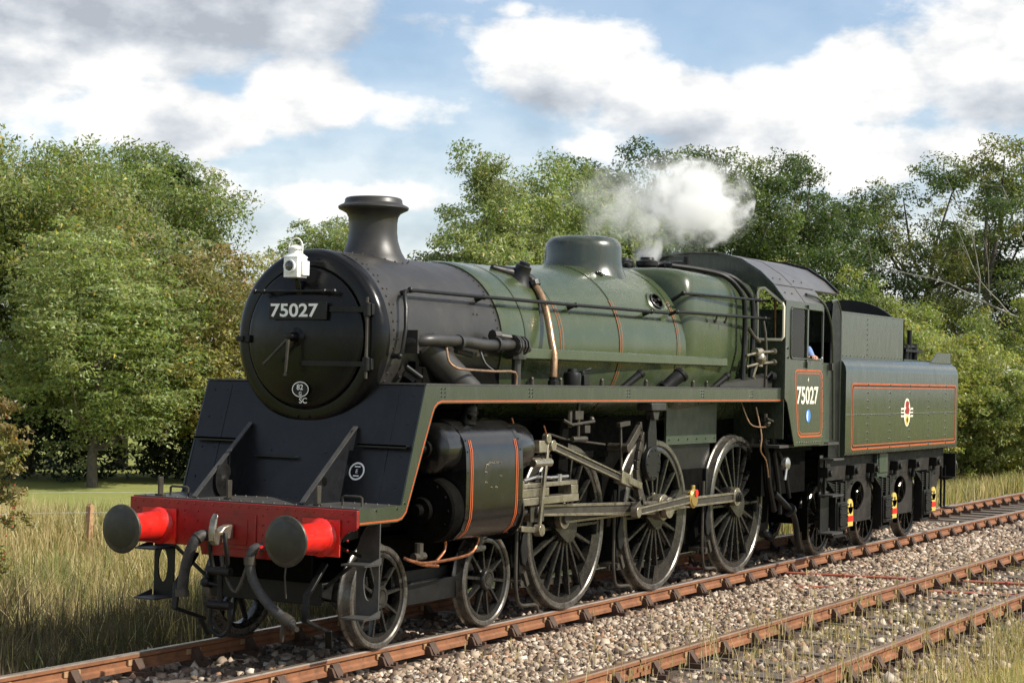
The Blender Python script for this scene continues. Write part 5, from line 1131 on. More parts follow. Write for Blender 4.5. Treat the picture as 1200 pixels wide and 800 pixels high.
    # lubricator drive under the board
    b = MB(); b.box(4.08, 4.26, s * 1.02, s * 1.12, 2.0, 2.09); b.cyl((4.18, s * 1.1, 1.78), (4.18, s * 1.1, 2.30), .02, n=8); b.tube([(3.85, s * 1.1, 2.0), (4.0, s * 1.12, 1.95), (4.5, s * 1.12, 1.98)], .018); b.box(4.3, 4.42, s * 1.04, s * 1.12, 1.86, 1.94); b.cyl((4.05, s * 1.1, 1.80), (4.36, s * 1.1, 1.80), .03, n=8); b.cyl((4.02, s * 1.08, 1.92), (4.02, s * 1.08, 2.1), .03, n=8); b.ball((4.48, s * 1.1, 2.0), .035, 8); obj('mechanical_lubricator', b, 'rod_dark', ENG, bevel=.004)
    for (x0, x1, z0, z1) in ((3.46, 3.42, 1.86, 2.0), (2.78, 2.77, 1.98, 2.08)):
        b = MB(); b.tube([(x0, s * 1.12, z0), (x1 - .02, s * 1.12, z1 - .05)], .008); obj('oil_cup', b, 'copper', ENG)
    b = MB(); b.tube([(3.65, s * 1.05, 1.86), (4.1, s * .98, 1.80), (5.1, s * .95, 1.72)], .012); obj('oil_pipe', b, 'rod_dark', ENG)
    # brakes and sanding
    for i in (2, 3, 4):
        x = AX[i] - .93; b = MB()
        b.bar((x + .02, s * .76, 1.35), (x - .02, s * .76, .30), .06, .05, (1, 0, 0)); b.prism([(x - .02, .55), (x + .05, .52), (x + .105, .62), (x + .075, .78), (x + .085, .92), (x + .02, .92), (x - .02, .8), (x - .05, .7)], 'y', s * .70, s * .815); obj('brake_hanger', b, 'black_satin', ENG, bevel=.008)
        b = MB(); b.tube([(x - .12, s * .80, 1.2), (x - .13, s * .80, .5), (x - .10, s * .80, .25), (x + .02, s * .78, .13), (x + .35, s * .76, .10), (x + .42, s * .76, .05)], .02, 8, sub=4); obj('sand_pipe', b, 'rod_dark', ENG)
        b = MB(); b.cyl((x - .05, s * .83, .36), (x - .05, s * .60, .36), .03, n=8); b.bar((x - .1, s * .72, .33), (x + 1.3, s * .72, .28), .03, .06); b.bar((x - .02, s * .83, .47), (x + .06, s * .83, .33), .03, .05); obj('brake_pull_rod', b, 'rod_dark', ENG)
# pipework hanging under the cab
b = MB(); b.tube([(9.95, -1.02, .98), (10.25, -1.08, .80), (10.5, -1.08, .66), (10.66, -1.06, .50), (10.72, -1.06, .32), (10.80, -1.06, .2)], .04, 12, sub=5); b.cyl((10.32, -1.08, .76), (10.38, -1.08, .73), .09, n=12); obj('injector', b, 'black_satin', ENG)
for k, (pts_, r_, m_) in enumerate((([(9.05, -.9, 2.17), (9.1, -1.0, 1.9), (9.35, -1.06, 1.85), (9.6, -1.06, 1.86)], .010, 'copper_dull'), ([(9.35, -.98, 2.1), (9.38, -1.05, 1.75), (9.36, -1.05, 1.55), (9.55, -1.05, 1.42), (9.65, -1.05, 1.2)], .011, 'copper_dull'), ([(9.5, -.95, 2.0), (9.7, -1.0, 1.5), (9.8, -1.0, 1.1), (10.0, -1.0, .75)], .04, 'black_satin'), ([(9.75, -1.0, 2.0), (9.95, -1.02, 1.4), (10.1, -1.02, 1.0), (10.15, -1.02, .7)], .035, 'black_satin'), ([(9.9, -1.0, 1.7), (10.2, -1.05, 1.3), (10.4, -1.05, .9)], .03, 'black_satin'))):
    b = MB(); b.tube(pts_, r_, 8, sub=4); obj('under_cab_pipe', b, m_, ENG)
b = MB(); b.cyl((9.5, -1.05, 1.86), (9.5, -1.05, 2.02), .03, n=8); b.tube([(9.42, -1.1, 1.96), (9.6, -1.12, 1.92), (9.95, -1.12, 1.98)], .018); b.ball((9.52, -1.06, 1.90), .06, 8); obj('water_valve', b, 'rod_dark', ENG)
b = MB(); b.lathe([(0, .09), (.06, .085), (.08, .05), (.085, 0)], (10.18, -1.05, 1.36), (0, -1, 0), 14); b.cyl((10.15, -1.1, 1.3), (10.1, -1.1, 1.15), .02); obj('gauge_cover', b, 'steel', ENG)
b = MB(); b.box(9.65, 11.25, -.95, .95, .95, 1.55); b.box(9.8, 11.2, -.45, .45, .4, .95); b.box(9.7, 11.1, -1.1, 1.1, 1.52, 1.6); obj('drag_box', b, 'black_grime', ENG)

# --- cab
CX0, CX1, CYW = 9.62, 11.02, 1.262
ARCH = [(-1.262, 3.485), (-1.112, 3.68), (-.93, 3.85), (-.67, 4.012), (-.34, 4.098), (0, 4.122)]
ARCH = ARCH + [(-y, z) for y, z in ARCH[-2::-1]]
for s in (-1, 1):
    y0, y1 = s * (CYW - .012), s * CYW; b = MB()
    for P_ in ([(CX0, 3.485), (CX0, 2.74), (9.80, 2.74), (9.80, 3.485)], [(10.98, 3.485), (10.98, 2.74), (CX1 + .02, 2.74), (CX1 + .02, 3.485)], [(9.80, 3.485), (9.80, 3.40), (10.98, 3.40), (10.98, 3.485)], [(CX0, 2.74), (CX0, 2.22), (9.72, 2.16), (10.0, 1.60), (11.12, 1.60), (11.12, 1.64), (11.04, 2.4), (CX1 + .02, 2.74)]):
        b.prism(P_, 'y', y0, y1)
    SIDE = obj('cab_side', b, 'green', ENG)
    k = MB(); k.tube([(p[0], s * (CYW + .004), p[1]) for p in rounded(9.80, 10.98, 2.74, 3.40, .06)] + [(10.98, s * (CYW + .004), 3.34)], .014, 8); k.box(10.37, 10.42, s * (CYW - .01), s * (CYW + .016), 2.70, 3.42); k.box(10.36, 10.44, s * (CYW), s * (CYW + .03), 2.62, 2.70); k.box(10.38, 10.44, s * (CYW), s * (CYW + .03), 3.40, 3.45); obj('window_frame', k, 'green', SIDE)
    k = MB(); k.box(9.81, 10.37, s * (CYW - .008), s * (CYW - .005), 2.745, 3.395); obj('window_pane', k, 'cab_glass', SIDE)
    k = MB(); pan = [(9.99, 2.565), (10.05, 2.59), (10.92, 2.59), (10.98, 2.565), (11.01, 2.50), (11.03, 1.82), (11.0, 1.735), (10.94, 1.72), (10.22, 1.72), (10.15, 1.75), (10.11, 1.80), (9.985, 2.48), (9.985, 2.53), (9.99, 2.565)]
    stripe(k, pan, .024, s * CYW, s * .0018); c_ = Vector((10.5, 2.15)); stripe(k, [(c_.x + (p[0] - c_.x) * .90, c_.y + (p[1] - c_.y) * .915) for p in pan], .013, s * CYW, s * .0018); obj('lining', k, 'orange', SIDE)
    k = MB(); rt = (1, 0, 0) if s < 0 else (-1, 0, 0); lettering(k, '75027', (10.46, s * (CYW + .003), 2.262), rt, (0, 0, 1), .235, .80, bold=.02); obj('number', k, 'cream', SIDE)
    k = MB(); lettering(k, '4', (10.47, s * (CYW + .003), 2.47), rt, (0, 0, 1), .06); obj('power_class', k, 'cream', SIDE)
    k = MB(); k.prism(arc(10.49, 1.99, .085, 0, 360, 24)[:-1], 'y', s * CYW, s * (CYW + .004)); RA = obj('route_disc', k, 'blue', SIDE)
    k = MB(); k.prism(arc(10.475, 1.99, .05, 90, 270, 12, .065), 'y', s * (CYW + .004), s * (CYW + .006)); obj('disc_highlight', k, 'white_paint', RA)  # highlight on the blue disc, built as a white half
    k = MB()
    for x in np.arange(10.12, 11.1, .09): k.rivet((x, s * CYW, 1.64), (0, s, 0), .012)
    for z in np.arange(1.7, 3.4, .11): k.rivet((11.005 if z > 2.3 else 11.06, s * CYW, z), (0, s, 0), .011)
    for x, z in ((9.70, 2.87), (9.71, 2.75)): k.rivet((x, s * CYW, z), (0, s, 0), .022)
    obj('rivet_rows', k, 'green', SIDE, kind='stuff')
    # doorway pillar, handrail, doors
    k = MB(); k.tube([(10.50, s * 1.20, 3.60), (10.80, s * 1.245, 3.57), (11.05, s * 1.262, 3.48), (11.25, s * 1.27, 3.30), (11.34, s * 1.272, 3.10), (11.40, s * 1.272, 2.7), (11.46, s * 1.272, 1.66)], .020, 8, sub=4); obj('doorway_handrail', k, 'green', ENG)
    k = MB(); k.box(11.10, 11.44, s * 1.20, s * 1.225, 1.62, 2.70); obj('cab_door', k, 'green_dull', ENG, bevel=.006)
    k = MB(); k.box(11.30, 11.345, s * 1.24, s * 1.30, 2.60, 2.70); obj('door_catch', k, 'rod_dark', ENG, bevel=.004)
b = MB(); az_ = lambda y: float(np.interp(y, [p[0] for p in ARCH], [p[1] for p in ARCH]))
b.prism([(-.86, 1.7), (.86, 1.7), (.86, az_(.86)), (.67, az_(.67)), (.34, az_(.34)), (0, az_(0)), (-.34, az_(.34)), (-.67, az_(.67)), (-.86, az_(.86))], 'x', CX0 - .006, CX0 + .006)
for s in (-1, 1):
    b.prism([(s * .86, 1.7), (s * 1.25, 1.7), (s * 1.25, 2.96), (s * .86, 2.96)], 'x', CX0 - .006, CX0 + .006)
    b.prism([(s * .86, 3.655), (s * .965, 3.66), (s * 1.235, 3.455), (s * 1.25, 3.47), (s * 1.112, 3.675), (s * .93, 3.845), (s * .86, az_(.86))], 'x', CX0 - .006, CX0 + .006)
    b.prism([(s * 1.235, 2.96), (s * 1.25, 2.96), (s * 1.25, 3.47), (s * 1.235, 3.455)], 'x', CX0 - .006, CX0 + .006)
CF = obj('cab_front', b, 'green', ENG)
for s in (-1, 1):
    wq = [(s * .875, 3.58), (s * .90, 3.63), (s * .965, 3.64), (s * 1.215, 3.45), (s * 1.235, 3.40), (s * 1.235, 3.01), (s * 1.21, 2.975), (s * .90, 2.975), (s * .875, 3.01), (s * .875, 3.58)]
    k = MB(); k.tube([(CX0 - .012, p[0], p[1]) for p in wq], .018, 8); obj('spectacle_frame', k, 'cream', CF)
    k = MB(); k.prism([wq[i] for i in (0, 1, 2, 3, 4, 5, 6, 7, 8)], 'x', CX0 - .003, CX0 + .001); obj('spectacle_pane', k, 'cab_glass', CF)
b = MB(); outer = ARCH; inner = [(y * .985, z - .02) for y, z in ARCH]
b.loft([[(x, *p) for p in outer] + [(x, *p) for p in inner[::-1]] for x in (9.55, 11.05)])
top = [p for p in ARCH if abs(p[0]) < 1.2]; topi = [(y * .985, z - .02) for y, z in top]
b.loft([[(x, *p) for p in top] + [(x, *p) for p in topi[::-1]] for x in (11.05, 12.0)])
ROOF = obj('cab_roof', b, 'roof', ENG, smooth=12)
k = MB(); k.loft([[(x, y * 1.01, z + e) for y, z in top for e in (.035,)] + [(x, y * .98, z - .03) for y, z in top[::-1]] for x in (11.96, 12.02)]); obj('roof_rim', k, 'black_satin', ROOF)
k = MB(); k.loft([[(x, y * 1.004, z + .010) for y, z in ARCH] + [(x, y * .985, z - .012) for y, z in ARCH[::-1]] for x in (9.535, 9.575)]); obj('roof_front_bead', k, 'green', ROOF)
for x in (10.3,):
    k = MB(); k.loft([[(xx, y * 1.002, z + .006) for y, z in ARCH] + [(xx, y * .99, z - .008) for y, z in ARCH[::-1]] for xx in (x - .02, x + .02)]); obj('roof_strip', k, 'roof', ROOF)
k = MB()
for s in (-1, 1):
    k.add([(9.56, s * 1.118, 3.690), (11.04, s * 1.118, 3.690), (11.04, s * 1.10, 3.708), (9.56, s * 1.10, 3.708)], [(0, 1, 2, 3)])
    for x in (9.75, 10.0, 10.5, 10.8): k.rivet((x, s * 1.19, 3.585), (0, s * .8, .6), .014); k.rivet((x, s * 1.02, 3.775), (0, s * .7, .7), .014)
obj('rivet_rows', k, 'roof', ROOF, kind='stuff')
b = MB(); b.prism([(-.8, 1.6), (.8, 1.6), (.8, 3.3), (.5, 3.6), (-.5, 3.6), (-.8, 3.3)], 'x', 9.70, 9.95); BH = obj('backhead', b, 'interior', ENG, bevel=.02)
b = MB(); b.tube([(9.97, -.3, 3.3), (10.05, -.3, 3.2), (10.05, .3, 3.0)], .02); b.cyl((9.95, -.5, 2.9), (10.05, -.5, 2.9), .09); b.cyl((9.95, .5, 2.9), (10.05, .5, 2.9), .09); b.tube([(9.9, -1.0, 2.98), (9.85, -1.02, 3.2), (9.8, -1.04, 3.5)], .018); obj('cab_fittings', b, 'copper', BH)
b = MB(); b.box(9.63, 11.9, -1.2, 1.2, 1.58, 1.615); obj('cab_floor', b, 'interior', ENG)
b = MB(); b.box(10.66, 11.16, -1.15, -.68, 2.04, 2.10); b.box(10.72, 11.1, -1.1, -.73, 1.615, 2.04); obj('crew_seat', b, 'interior', ENG, bevel=.01)

# ------------------------------------------------------------------ tender
TEN = thing('tender', 'dark green tender with orange lining and a lion crest, coupled behind the cab', 'tender', (14.8, 0, 0))
TX0, TX1, TY = 12.10, 17.72, 1.222
TS = [(-TY + .05, 1.40), (-TY + .012, 1.42), (-TY, 1.46), (-TY, 2.60), (-TY + .012, 2.67), (-TY + .05, 2.735), (-TY + .12, 2.785), (-.95, 2.81)]
TS = TS + [(-y, z) for y, z in TS[::-1]]
b = MB(); b.loft([[(x, y, z) for y, z in TS] for x in (TX0, TX1)]); TANK = obj('tank', b, 'green', TEN)
for s in (-1, 1):
    k = MB(); stripe(k, rounded(12.36, 17.60, 1.50, 2.425, .06) + [(17.60, 2.365)], .030, s * TY, s * .002)
    obj('lining', k, 'orange', TANK)
    k = MB(); stripe(k, rounded(12.41, 17.55, 1.55, 2.375, .05) + [(17.55, 2.325)], .015, s * TY, s * .003); obj('lining', k, 'orange', TANK)
    k = MB(); stripe(k, rounded(12.383, 17.577, 1.523, 2.402, .055) + [(17.577, 2.347)], .022, s * TY, s * .0028); obj('lining', k, 'black_satin', TANK)
    r = MB()
    for x in (13.07, 14.10, 15.08, 16.07, 17.02):
        for z in np.arange(1.50, 2.5, .115): r.rivet((x, s * TY, z), (0, s, 0), .018)
    obj('rivet_rows', r, 'tank_rivet', TANK, kind='stuff')
    r = MB()
    for x in np.arange(12.15, 17.7, .075): r.rivet((x, s * TY, 1.985 + .0), (0, s, 0), .013)
    obj('rivet_rows', r, 'tank_rivet', TANK, kind='stuff')
    # crest
    cx_, cz_ = 14.93, 2.005; kk = s
    k = MB(); k.prism(arc(cx_, cz_, .155, 0, 360, 28, .215)[:-1], 'y', s * TY, s * (TY + .006)); CRS = obj('crest', k, 'cream', TANK, label='cream and red lion crest with bars')
    k = MB(); k.prism([(cx_ - .09, cz_ - .02), (cx_ + .08, cz_ - .03), (cx_ + .12, cz_ + .04), (cx_ + .07, cz_ + .08), (cx_ + .09, cz_ + .15), (cx_ + .02, cz_ + .18), (cx_ - .06, cz_ + .17), (cx_ - .10, cz_ + .10), (cx_ - .05, cz_ + .07), (cx_ - .12, cz_ + .03)], 'y', s * (TY + .006), s * (TY + .009)); obj('lion', k, 'red', CRS)
    k = MB(); k.prism(arc(cx_, cz_ - .115, .085, 0, 360, 20, .075)[:-1], 'y', s * (TY + .006), s * (TY + .009)); obj('wheel_disc', k, 'yellow', CRS)
    k = MB(); k.prism(arc(cx_, cz_ - .115, .045, 0, 360, 16, .04)[:-1], 'y', s * (TY + .009), s * (TY + .011)); obj('wheel_hub', k, 'green', CRS)
    for d in (-1, 1):
        k = MB(); k.box(cx_ + d * .14, cx_ + d * .30, s * TY, s * (TY + .005), cz_ - .07, cz_ + .07); q_ = obj('crest_bar', k, 'cream', CRS)
        k = MB()
        for z in (-.025, .025): k.box(cx_ + d * .155, cx_ + d * .29, s * (TY + .005), s * (TY + .007), cz_ + z - .014, cz_ + z + .014)
        obj('crest_lettering', k, 'black_satin', CRS)
    # front shield with rounded top
    k = MB(); sh = [(TX0 - .46, 1.40), (TX0 - .01, 1.40), (TX0 - .01, 3.30)] + arc(TX0 - .28, 3.30, .27, 0, 75, 6, .30) + [(TX0 - .36, 3.55), (TX0 - .42, 3.2)]
    k.prism(sh, 'y', s * 1.12, s * 1.14); SHD = obj('front_shield', k, 'black_satin', TEN)
    k = MB(); k.tube([(TX0 - .01, s * 1.13, 1.4), (TX0 - .01, s * 1.13, 3.30)] + [(p[0], s * 1.13, p[1]) for p in arc(TX0 - .28, 3.30, .27, 0, 75, 6, .30)] + [(TX0 - .42, s * 1.13, 3.55)], .022, 8); obj('shield_edge', k, 'green', SHD)
# coal bunker
b = MB(); b.prism([(-.985, 2.80), (.985, 2.80), (.985, 3.45), (.97, 3.465), (-.97, 3.465), (-.985, 3.45)], 'x', 12.10, 12.16)
for s in (-1, 1): b.box(12.10, 15.50, s * .97, s * .985, 2.80, 3.455); b.box(12.10, 15.51, s * .965, s * .992, 3.44, 3.462)
BK = obj('coal_bunker', b, 'green', TEN)
r = MB()
for s in (-1, 1):
    for z in np.arange(2.86, 3.4, .075): r.rivet((13.7, s * .985, z), (0, s, 0), .014)
    for x in np.arange(12.3, 15.4, .16): r.rivet((x, s * .985, 2.83), (0, s, 0), .012)
obj('rivet_rows', r, 'green', BK, kind='stuff')
b = MB(); b.prism([(.985, 2.80), (.985, 3.46)] + arc(0, 3.10, .985, 21, 159, 16, .66) + [(-.985, 3.46), (-.985, 2.80)], 'x', 15.44, 15.50); obj('bulkhead', b, 'black_satin', TEN)
b = MB(); rgc = np.random.default_rng(9)
for i in range(260):
    x, y = rgc.uniform(12.3, 15.3), rgc.uniform(-.85, .85); h_ = 3.05 + .25 * (1 - (y / .95) ** 2); sz = rgc.uniform(.07, .16)
    b.ball((x, y, h_ + rgc.uniform(-.1, .05)), sz, 6, (1, rgc.uniform(.6, 1), rgc.uniform(.6, 1)))
b.box(12.2, 15.4, -.95, .95, 2.85, 3.05)
obj('coal', b, 'coal', TEN, kind='stuff', smooth=0)
# rear deck: upstand, filler, vents
for s in (-1, 1):
    b = MB(); b.prism([(16.55, 2.79), (17.70, 2.79), (17.70, 2.96), (16.95, 2.96)], 'y', s * 1.08, s * 1.10); b.box(17.68, 17.715, s * .85, s * 1.10, 2.6, 2.96); obj('rear_coping', b, 'green', TEN)
b = MB(); b.box(15.52, 17.68, -.93, .93, 2.80, 2.83); obj('tank_top', b, 'green_dull', TEN)
b = MB(); b.tube([(15.6, -.72, 3.02), (17.0, -.72, 3.05)], .035); b.cyl((16.9, -.72, 2.81), (16.9, -.72, 3.1), .05); b.cyl((16.4, -.72, 2.81), (16.4, -.72, 3.08), .06); b.cyl((16.62, -.72, 2.81), (16.62, -.72, 3.32), .04); b.box(16.2, 17.1, -.80, -.64, 2.96, 3.0); obj('tank_vent', b, 'black_satin', TEN)
b = MB(); b.lathe([(2.82, .28), (3.0, .28), (3.03, .30), (3.06, .25), (3.09, 0)], (16.6, .2, 0), (0, 0, 1), 24); obj('filler', b, 'black_satin', TEN)
# frames, wheels, axleboxes
TA = [12.22, 14.25, 16.30]; RT = .50
for s in (-1, 1):
    b = MB(); y0, y1 = s * 1.0, s * 1.03
    b.box(11.62, 17.6, y0, y1, 1.06, 1.38)
    for x0, x1 in ((12.60, 13.86), (14.64, 15.90)):
        plate_hole(b, x0, x1, .42, 1.058, (x0 + x1) / 2, .80, .30, .21, y0, y1, 30)
    b.prism([(11.62, 1.058), (11.82, 1.058), (11.82, .42), (11.66, .42)], 'y', y0, y1); b.prism([(16.70, 1.058), (16.70, .42), (16.95, .45), (17.5, 1.058)], 'y', y0, y1)
    obj('tender_frame', b, 'frame_dust', TEN, bevel=.004)
    for i, x in enumerate(TA):
        k = MB(); k.box(x - .19, x + .19, s * 1.0, s * 1.16, .36, .76); k.box(x - .15, x + .15, s * 1.16, s * 1.185, .42, .70)
        for dx in (-.20, .20): k.box(x + dx - .025, x + dx + .025, s * 1.0, s * 1.14, .30, 1.05)
        for z in (.40, .60, .72): k.box(x - .17, x + .17, s * 1.185, s * 1.2, z - .012, z + .012)
        for dx in (-.13, .13):
            for z in (.44, .56, .68): k.rivet((x + dx, s * 1.186, z), (0, s, 0), .02)
        k.box(x - .24, x + .24, s * 1.0, s * 1.12, .26, .31); AB = obj('axlebox', k, 'black_satin', TEN, bevel=.006)
        k = MB()
        for j in range(6): k.prism([(x - .55 + j * .07, 1.02 - j * .035 + .05), (x - .55 + j * .07, 1.0 - j * .035 + .05)] + [(x - .2, .93 - j * .035 + .06), (x + .2, .93 - j * .035 + .06)] + [(x + .55 - j * .07, 1.0 - j * .035 + .05), (x + .55 - j * .07, 1.02 - j * .035 + .05)] + [(x + .2, .948 - j * .035 + .06), (x - .2, .948 - j * .035 + .06)], 'y', s * 1.05, s * 1.13)
        k.box(x - .06, x + .06, s * 1.04, s * 1.15, .74, 1.03); obj('leaf_spring', k, 'black_satin', TEN)
        for dx in (-.56, .56):
            k = MB(); k.cyl((x + dx, s * 1.09, .98), (x + dx, s * 1.09, 1.24), .03, n=10); k.box(x + dx - .07, x + dx + .07, s * 1.03, s * 1.16, 1.12, 1.26); k.cyl((x + dx, s * 1.03, 1.18), (x + dx, s * 1.2, 1.18), .045, n=10); obj('spring_hanger', k, 'black_satin', TEN, bevel=.008)
        k = MB(); k.box(x + .24, x + .46, s * 1.13, s * 1.16, .40, .68); k.cyl((x + .35, s * 1.13, .68), (x + .35, s * 1.16, .68), .11, n=16); TG = obj('hanging_tag', k, 'yellow', TEN, bevel=.004)
        k = MB(); k.box(x + .238, x + .462, s * 1.161, s * 1.164, .47, .55); obj('tag_band', k, 'red_bright', TG)
        k = MB(); k.cyl((x + .35, s * 1.161, .70), (x + .35, s * 1.164, .70), .03, n=10); obj('tag_hole', k, 'black_grime', TG)
        # wheel behind the frame
        at = (x, s * YF, RT); w = obj('tender_wheel', hub_mesh(RT, .055, .05, .12) if (i == 0 and s == -1) else thub, None, TEN, at); w.scale = (1, -s, 1)
        if i == 0 and s == -1: thub = w.data; tty = tyre_mesh(RT, .055); tsp = spoke_mesh(.09, RT - .105, .05, .036, .04, .025, .022)
        obj('tyre', tty, None, w, at)
        for q_ in range(10): obj('spoke', tsp, None, w, at, (0, 2 * PI * (q_ + .2) / 10, 0))
        k = MB(); k.bar((x - .62, s * .82, 1.0), (x - .58, s * .82, .25), .06, .05, (1, 0, 0)); k.prism([(x - .60, .36), (x - .52, .36), (x - .485, .52), (x - .53, .68), (x - .60, .68)], 'y', s * .70, s * .82); obj('brake_hanger', k, 'black_grime', TEN)
    # front footsteps
    b = MB(); b.bar((11.62, s * 1.10, 1.40), (11.62, s * 1.10, .85), .03, .03); b.prism([(11.52, .36), (11.86, .36), (11.86, .90), (11.70, .90), (11.66, 1.0), (11.60, 1.0), (11.56, .90), (11.52, .90)], 'y', s * 1.07, s * 1.085); ST = obj('tender_step', b, 'black_satin', TEN)
    for z, x0 in ((.36, 11.5), (.88, 11.5), (1.38, 11.5)):
        k = MB(); k.box(x0, x0 + .44, s * 1.06, s * 1.27, z - .012, z + .012); k.box(x0, x0 + .44, s * 1.06, s * 1.075, z, z + .05); obj('tread', k, 'platform', ST)
    b = MB(); b.box(13.95, 14.45, s * 1.03, s * 1.09, .98, 1.40); b.box(14.0, 14.4, s * 1.09, s * 1.11, 1.1, 1.40); obj('frame_bracket', b, 'green_dull', TEN, bevel=.01)
    b = MB(); b.bar((17.42, s * 1.05, 1.10), (17.42, s * 1.05, .42), .03, .03); b.bar((17.62, s * 1.05, 1.10), (17.62, s * 1.05, .42), .03, .03); b.box(17.36, 17.70, s * 1.06, s * 1.26, .40, .42); b.box(17.36, 17.70, s * 1.06, s * 1.26, .90, .92); obj('rear_step', b, 'black_satin', TEN)
    b = MB(); b.lathe([(17.76, .13), (18.05, .12), (18.06, .14), (18.08, .14)], (0, s * .87, 1.054), (1, 0, 0), 24); q_ = obj('rear_buffer', b, 'red', TEN)
    b = MB(); b.lathe([(18.08, .075), (18.2, .075), (18.205, .22), (18.22, .229), (18.24, .21), (18.25, 0)], (0, s * .87, 1.054), (1, 0, 0), 30); obj('buffer_head', b, 'buffer', q_)
for x in TA: axle(TEN, x, RT, .085)
b = MB(); b.box(11.62, 17.6, -.98, .98, 1.12, 1.38); b.box(11.9, 17.4, -.55, -.52, .45, 1.12); b.box(11.9, 17.4, .52, .55, .45, 1.12); b.box(13.0, 15.5, -.5, .5, .6, 1.12); obj('underframe', b, 'black_grime', TEN)
b = MB(); b.box(17.72, 17.76, -1.2, 1.2, .88, 1.30); obj('rear_beam', b, 'black_satin', TEN)
b = MB(); b.box(11.64, 12.08, -1.1, 1.1, 1.40, 1.62); b.box(12.0, 12.08, -1.1, 1.1, 1.62, 3.0); obj('tender_front', b, 'black_grime', TEN)

# ------------------------------------------------------------------ head lamp on its bracket
LX, LY, LZ = .70, -.02, 3.272
LMP = thing('head_lamp', 'white headcode lamp with wire handle hung above the smokebox door', 'lamp', (LX, LY, LZ))
b = MB(); b.box(LX - .075, LX + .075, LY - .075, LY + .075, LZ, LZ + .175); b.loft([[(LX + sx * w_, LY + sy * w_, z) for sx, sy in ((-1, -1), (1, -1), (1, 1), (-1, 1))] for w_, z in ((.08, LZ + .175), (.08, LZ + .185), (.05, LZ + .215))]); b.box(LX - .02, LX + .085, LY - .095, LY - .075, LZ + .02, LZ + .15); obj('lamp_body', b, 'white_paint', LMP, bevel=.006)
b = MB(); b.lathe([(LZ + .21, .05), (LZ + .25, .05), (LZ + .255, .062), (LZ + .27, .062), (LZ + .285, .04), (LZ + .295, 0)], (LX, LY, 0), (0, 0, 1), 18); obj('lamp_chimney', b, 'white_paint', LMP)
b = MB(); b.lathe([(-.075, .060), (-.10, .060), (-.10, .046), (-.085, .044)], (LX, LY, LZ + .10), (1, 0, 0), 24, caps=False); obj('lens_ring', b, 'white_paint', LMP)
b = MB(); b.lathe([(-.078, .046), (-.092, .040), (-.10, .02), (-.102, 0)], (LX, LY, LZ + .10), (1, 0, 0), 20); obj('lens', b, 'lamp_lens', LMP)
b = MB(); b.tube([(LX, LY - .07, LZ + .20), (LX, LY - .085, LZ + .28)] + [(LX, LY + p[0], p[1]) for p in arc(0, LZ + .31, .085, 0, 180, 8)][::1] + [(LX, LY + .085, LZ + .28), (LX, LY + .07, LZ + .20)], .006, 6) if False else b.tube([(LX, LY - .07, LZ + .20)] + [(LX, LY + p[0], p[1]) for p in arc(0, LZ + .27, .075, 180, 0, 10, .085)] + [(LX, LY + .07, LZ + .20)], .007, 6)
obj('lamp_handle', b, 'white_paint', LMP)

# ------------------------------------------------------------------ driver
def skin_body(name, joints, edges, root, m, parent, sub=2):
    me = bpy.data.meshes.new(name); me.from_pydata([j[0] for j in joints], edges, [])
    me.materials.append(MAT[m]); o = put(bpy.data.objects.new(name, me), parent)
    sk = o.modifiers.new('skin', 'SKIN'); sk.use_smooth_shade = True
    for i, j in enumerate(joints):
        v = me.skin_vertices[0].data[i]; v.radius = (j[1], j[2] if len(j) > 2 else j[1]); v.use_root = (i == root)
    ss = o.modifiers.new('smooth', 'SUBSURF'); ss.levels = sub; ss.render_levels = sub
    return o
DX, DY = 10.93, -.90
DRV = thing('person', 'driver in a blue shirt seated in the cab, forearm resting on the window sill', 'person', (DX, DY, 1.62))
J = [((DX, DY, 2.26), .16, .14), ((DX - .01, DY, 2.50), .155, .12), ((DX - .03, DY, 2.78), .19, .13), ((DX - .04, DY, 2.92), .13, .10),
     ((DX - .03, DY - .20, 2.86), .075), ((DX - .02, DY - .28, 2.66), .055), ((DX - .26, DY - .345, 2.775), .042),
     ((DX - .03, DY + .20, 2.86), .075), ((DX - .12, DY + .24, 2.60), .055), ((DX - .32, DY + .18, 2.52), .042)]
skin_body('shirt', J, [(0, 1), (1, 2), (2, 3), (2, 4), (4, 5), (5, 6), (2, 7), (7, 8), (8, 9)], 0, 'shirt', DRV)
J = [((DX, DY, 2.24), .16, .14), ((DX - .05, DY - .10, 2.22), .09), ((DX - .40, DY - .12, 2.20), .075), ((DX - .40, DY - .12, 1.74), .05), ((DX - .50, DY - .12, 1.66), .04), ((DX - .05, DY + .10, 2.22), .09), ((DX - .40, DY + .12, 2.20), .075), ((DX - .40, DY + .12, 1.74), .05), ((DX - .50, DY + .12, 1.66), .04)]
skin_body('trousers', J, [(0, 1), (1, 2), (2, 3), (3, 4), (0, 5), (5, 6), (6, 7), (7, 8)], 0, 'trousers', DRV)
J = [((DX - .04, DY, 2.90), .06), ((DX - .05, DY, 3.0), .058), ((DX - .06, DY, 3.06), .085, .10), ((DX - .05, DY, 3.16), .09, .108), ((DX - .045, DY, 3.22), .07, .08), ((DX - .155, DY, 3.09), .016), ((DX - .14, DY, 3.12), .014)]
HD = skin_body('head', J, [(0, 1), (1, 2), (2, 3), (3, 4), (2, 5), (5, 6)], 1, 'skin', DRV)
b = MB(); b.ball((DX - .03, DY, 3.205), .112, 14, (1.05, .95, .75)); b.box(DX - .19, DX - .08, DY - .08, DY + .08, 3.185, 3.20); obj('cap', b, 'hair', DRV)
hand0 = Vector((DX - .26, DY - .345, 2.775))
J = [(tuple(hand0), .030), (tuple(hand0 + Vector((-.06, -.03, .008))), .034, .022), (tuple(hand0 + Vector((-.095, -.05, .0))), .036, .02)]
E_ = [(0, 1), (1, 2)]
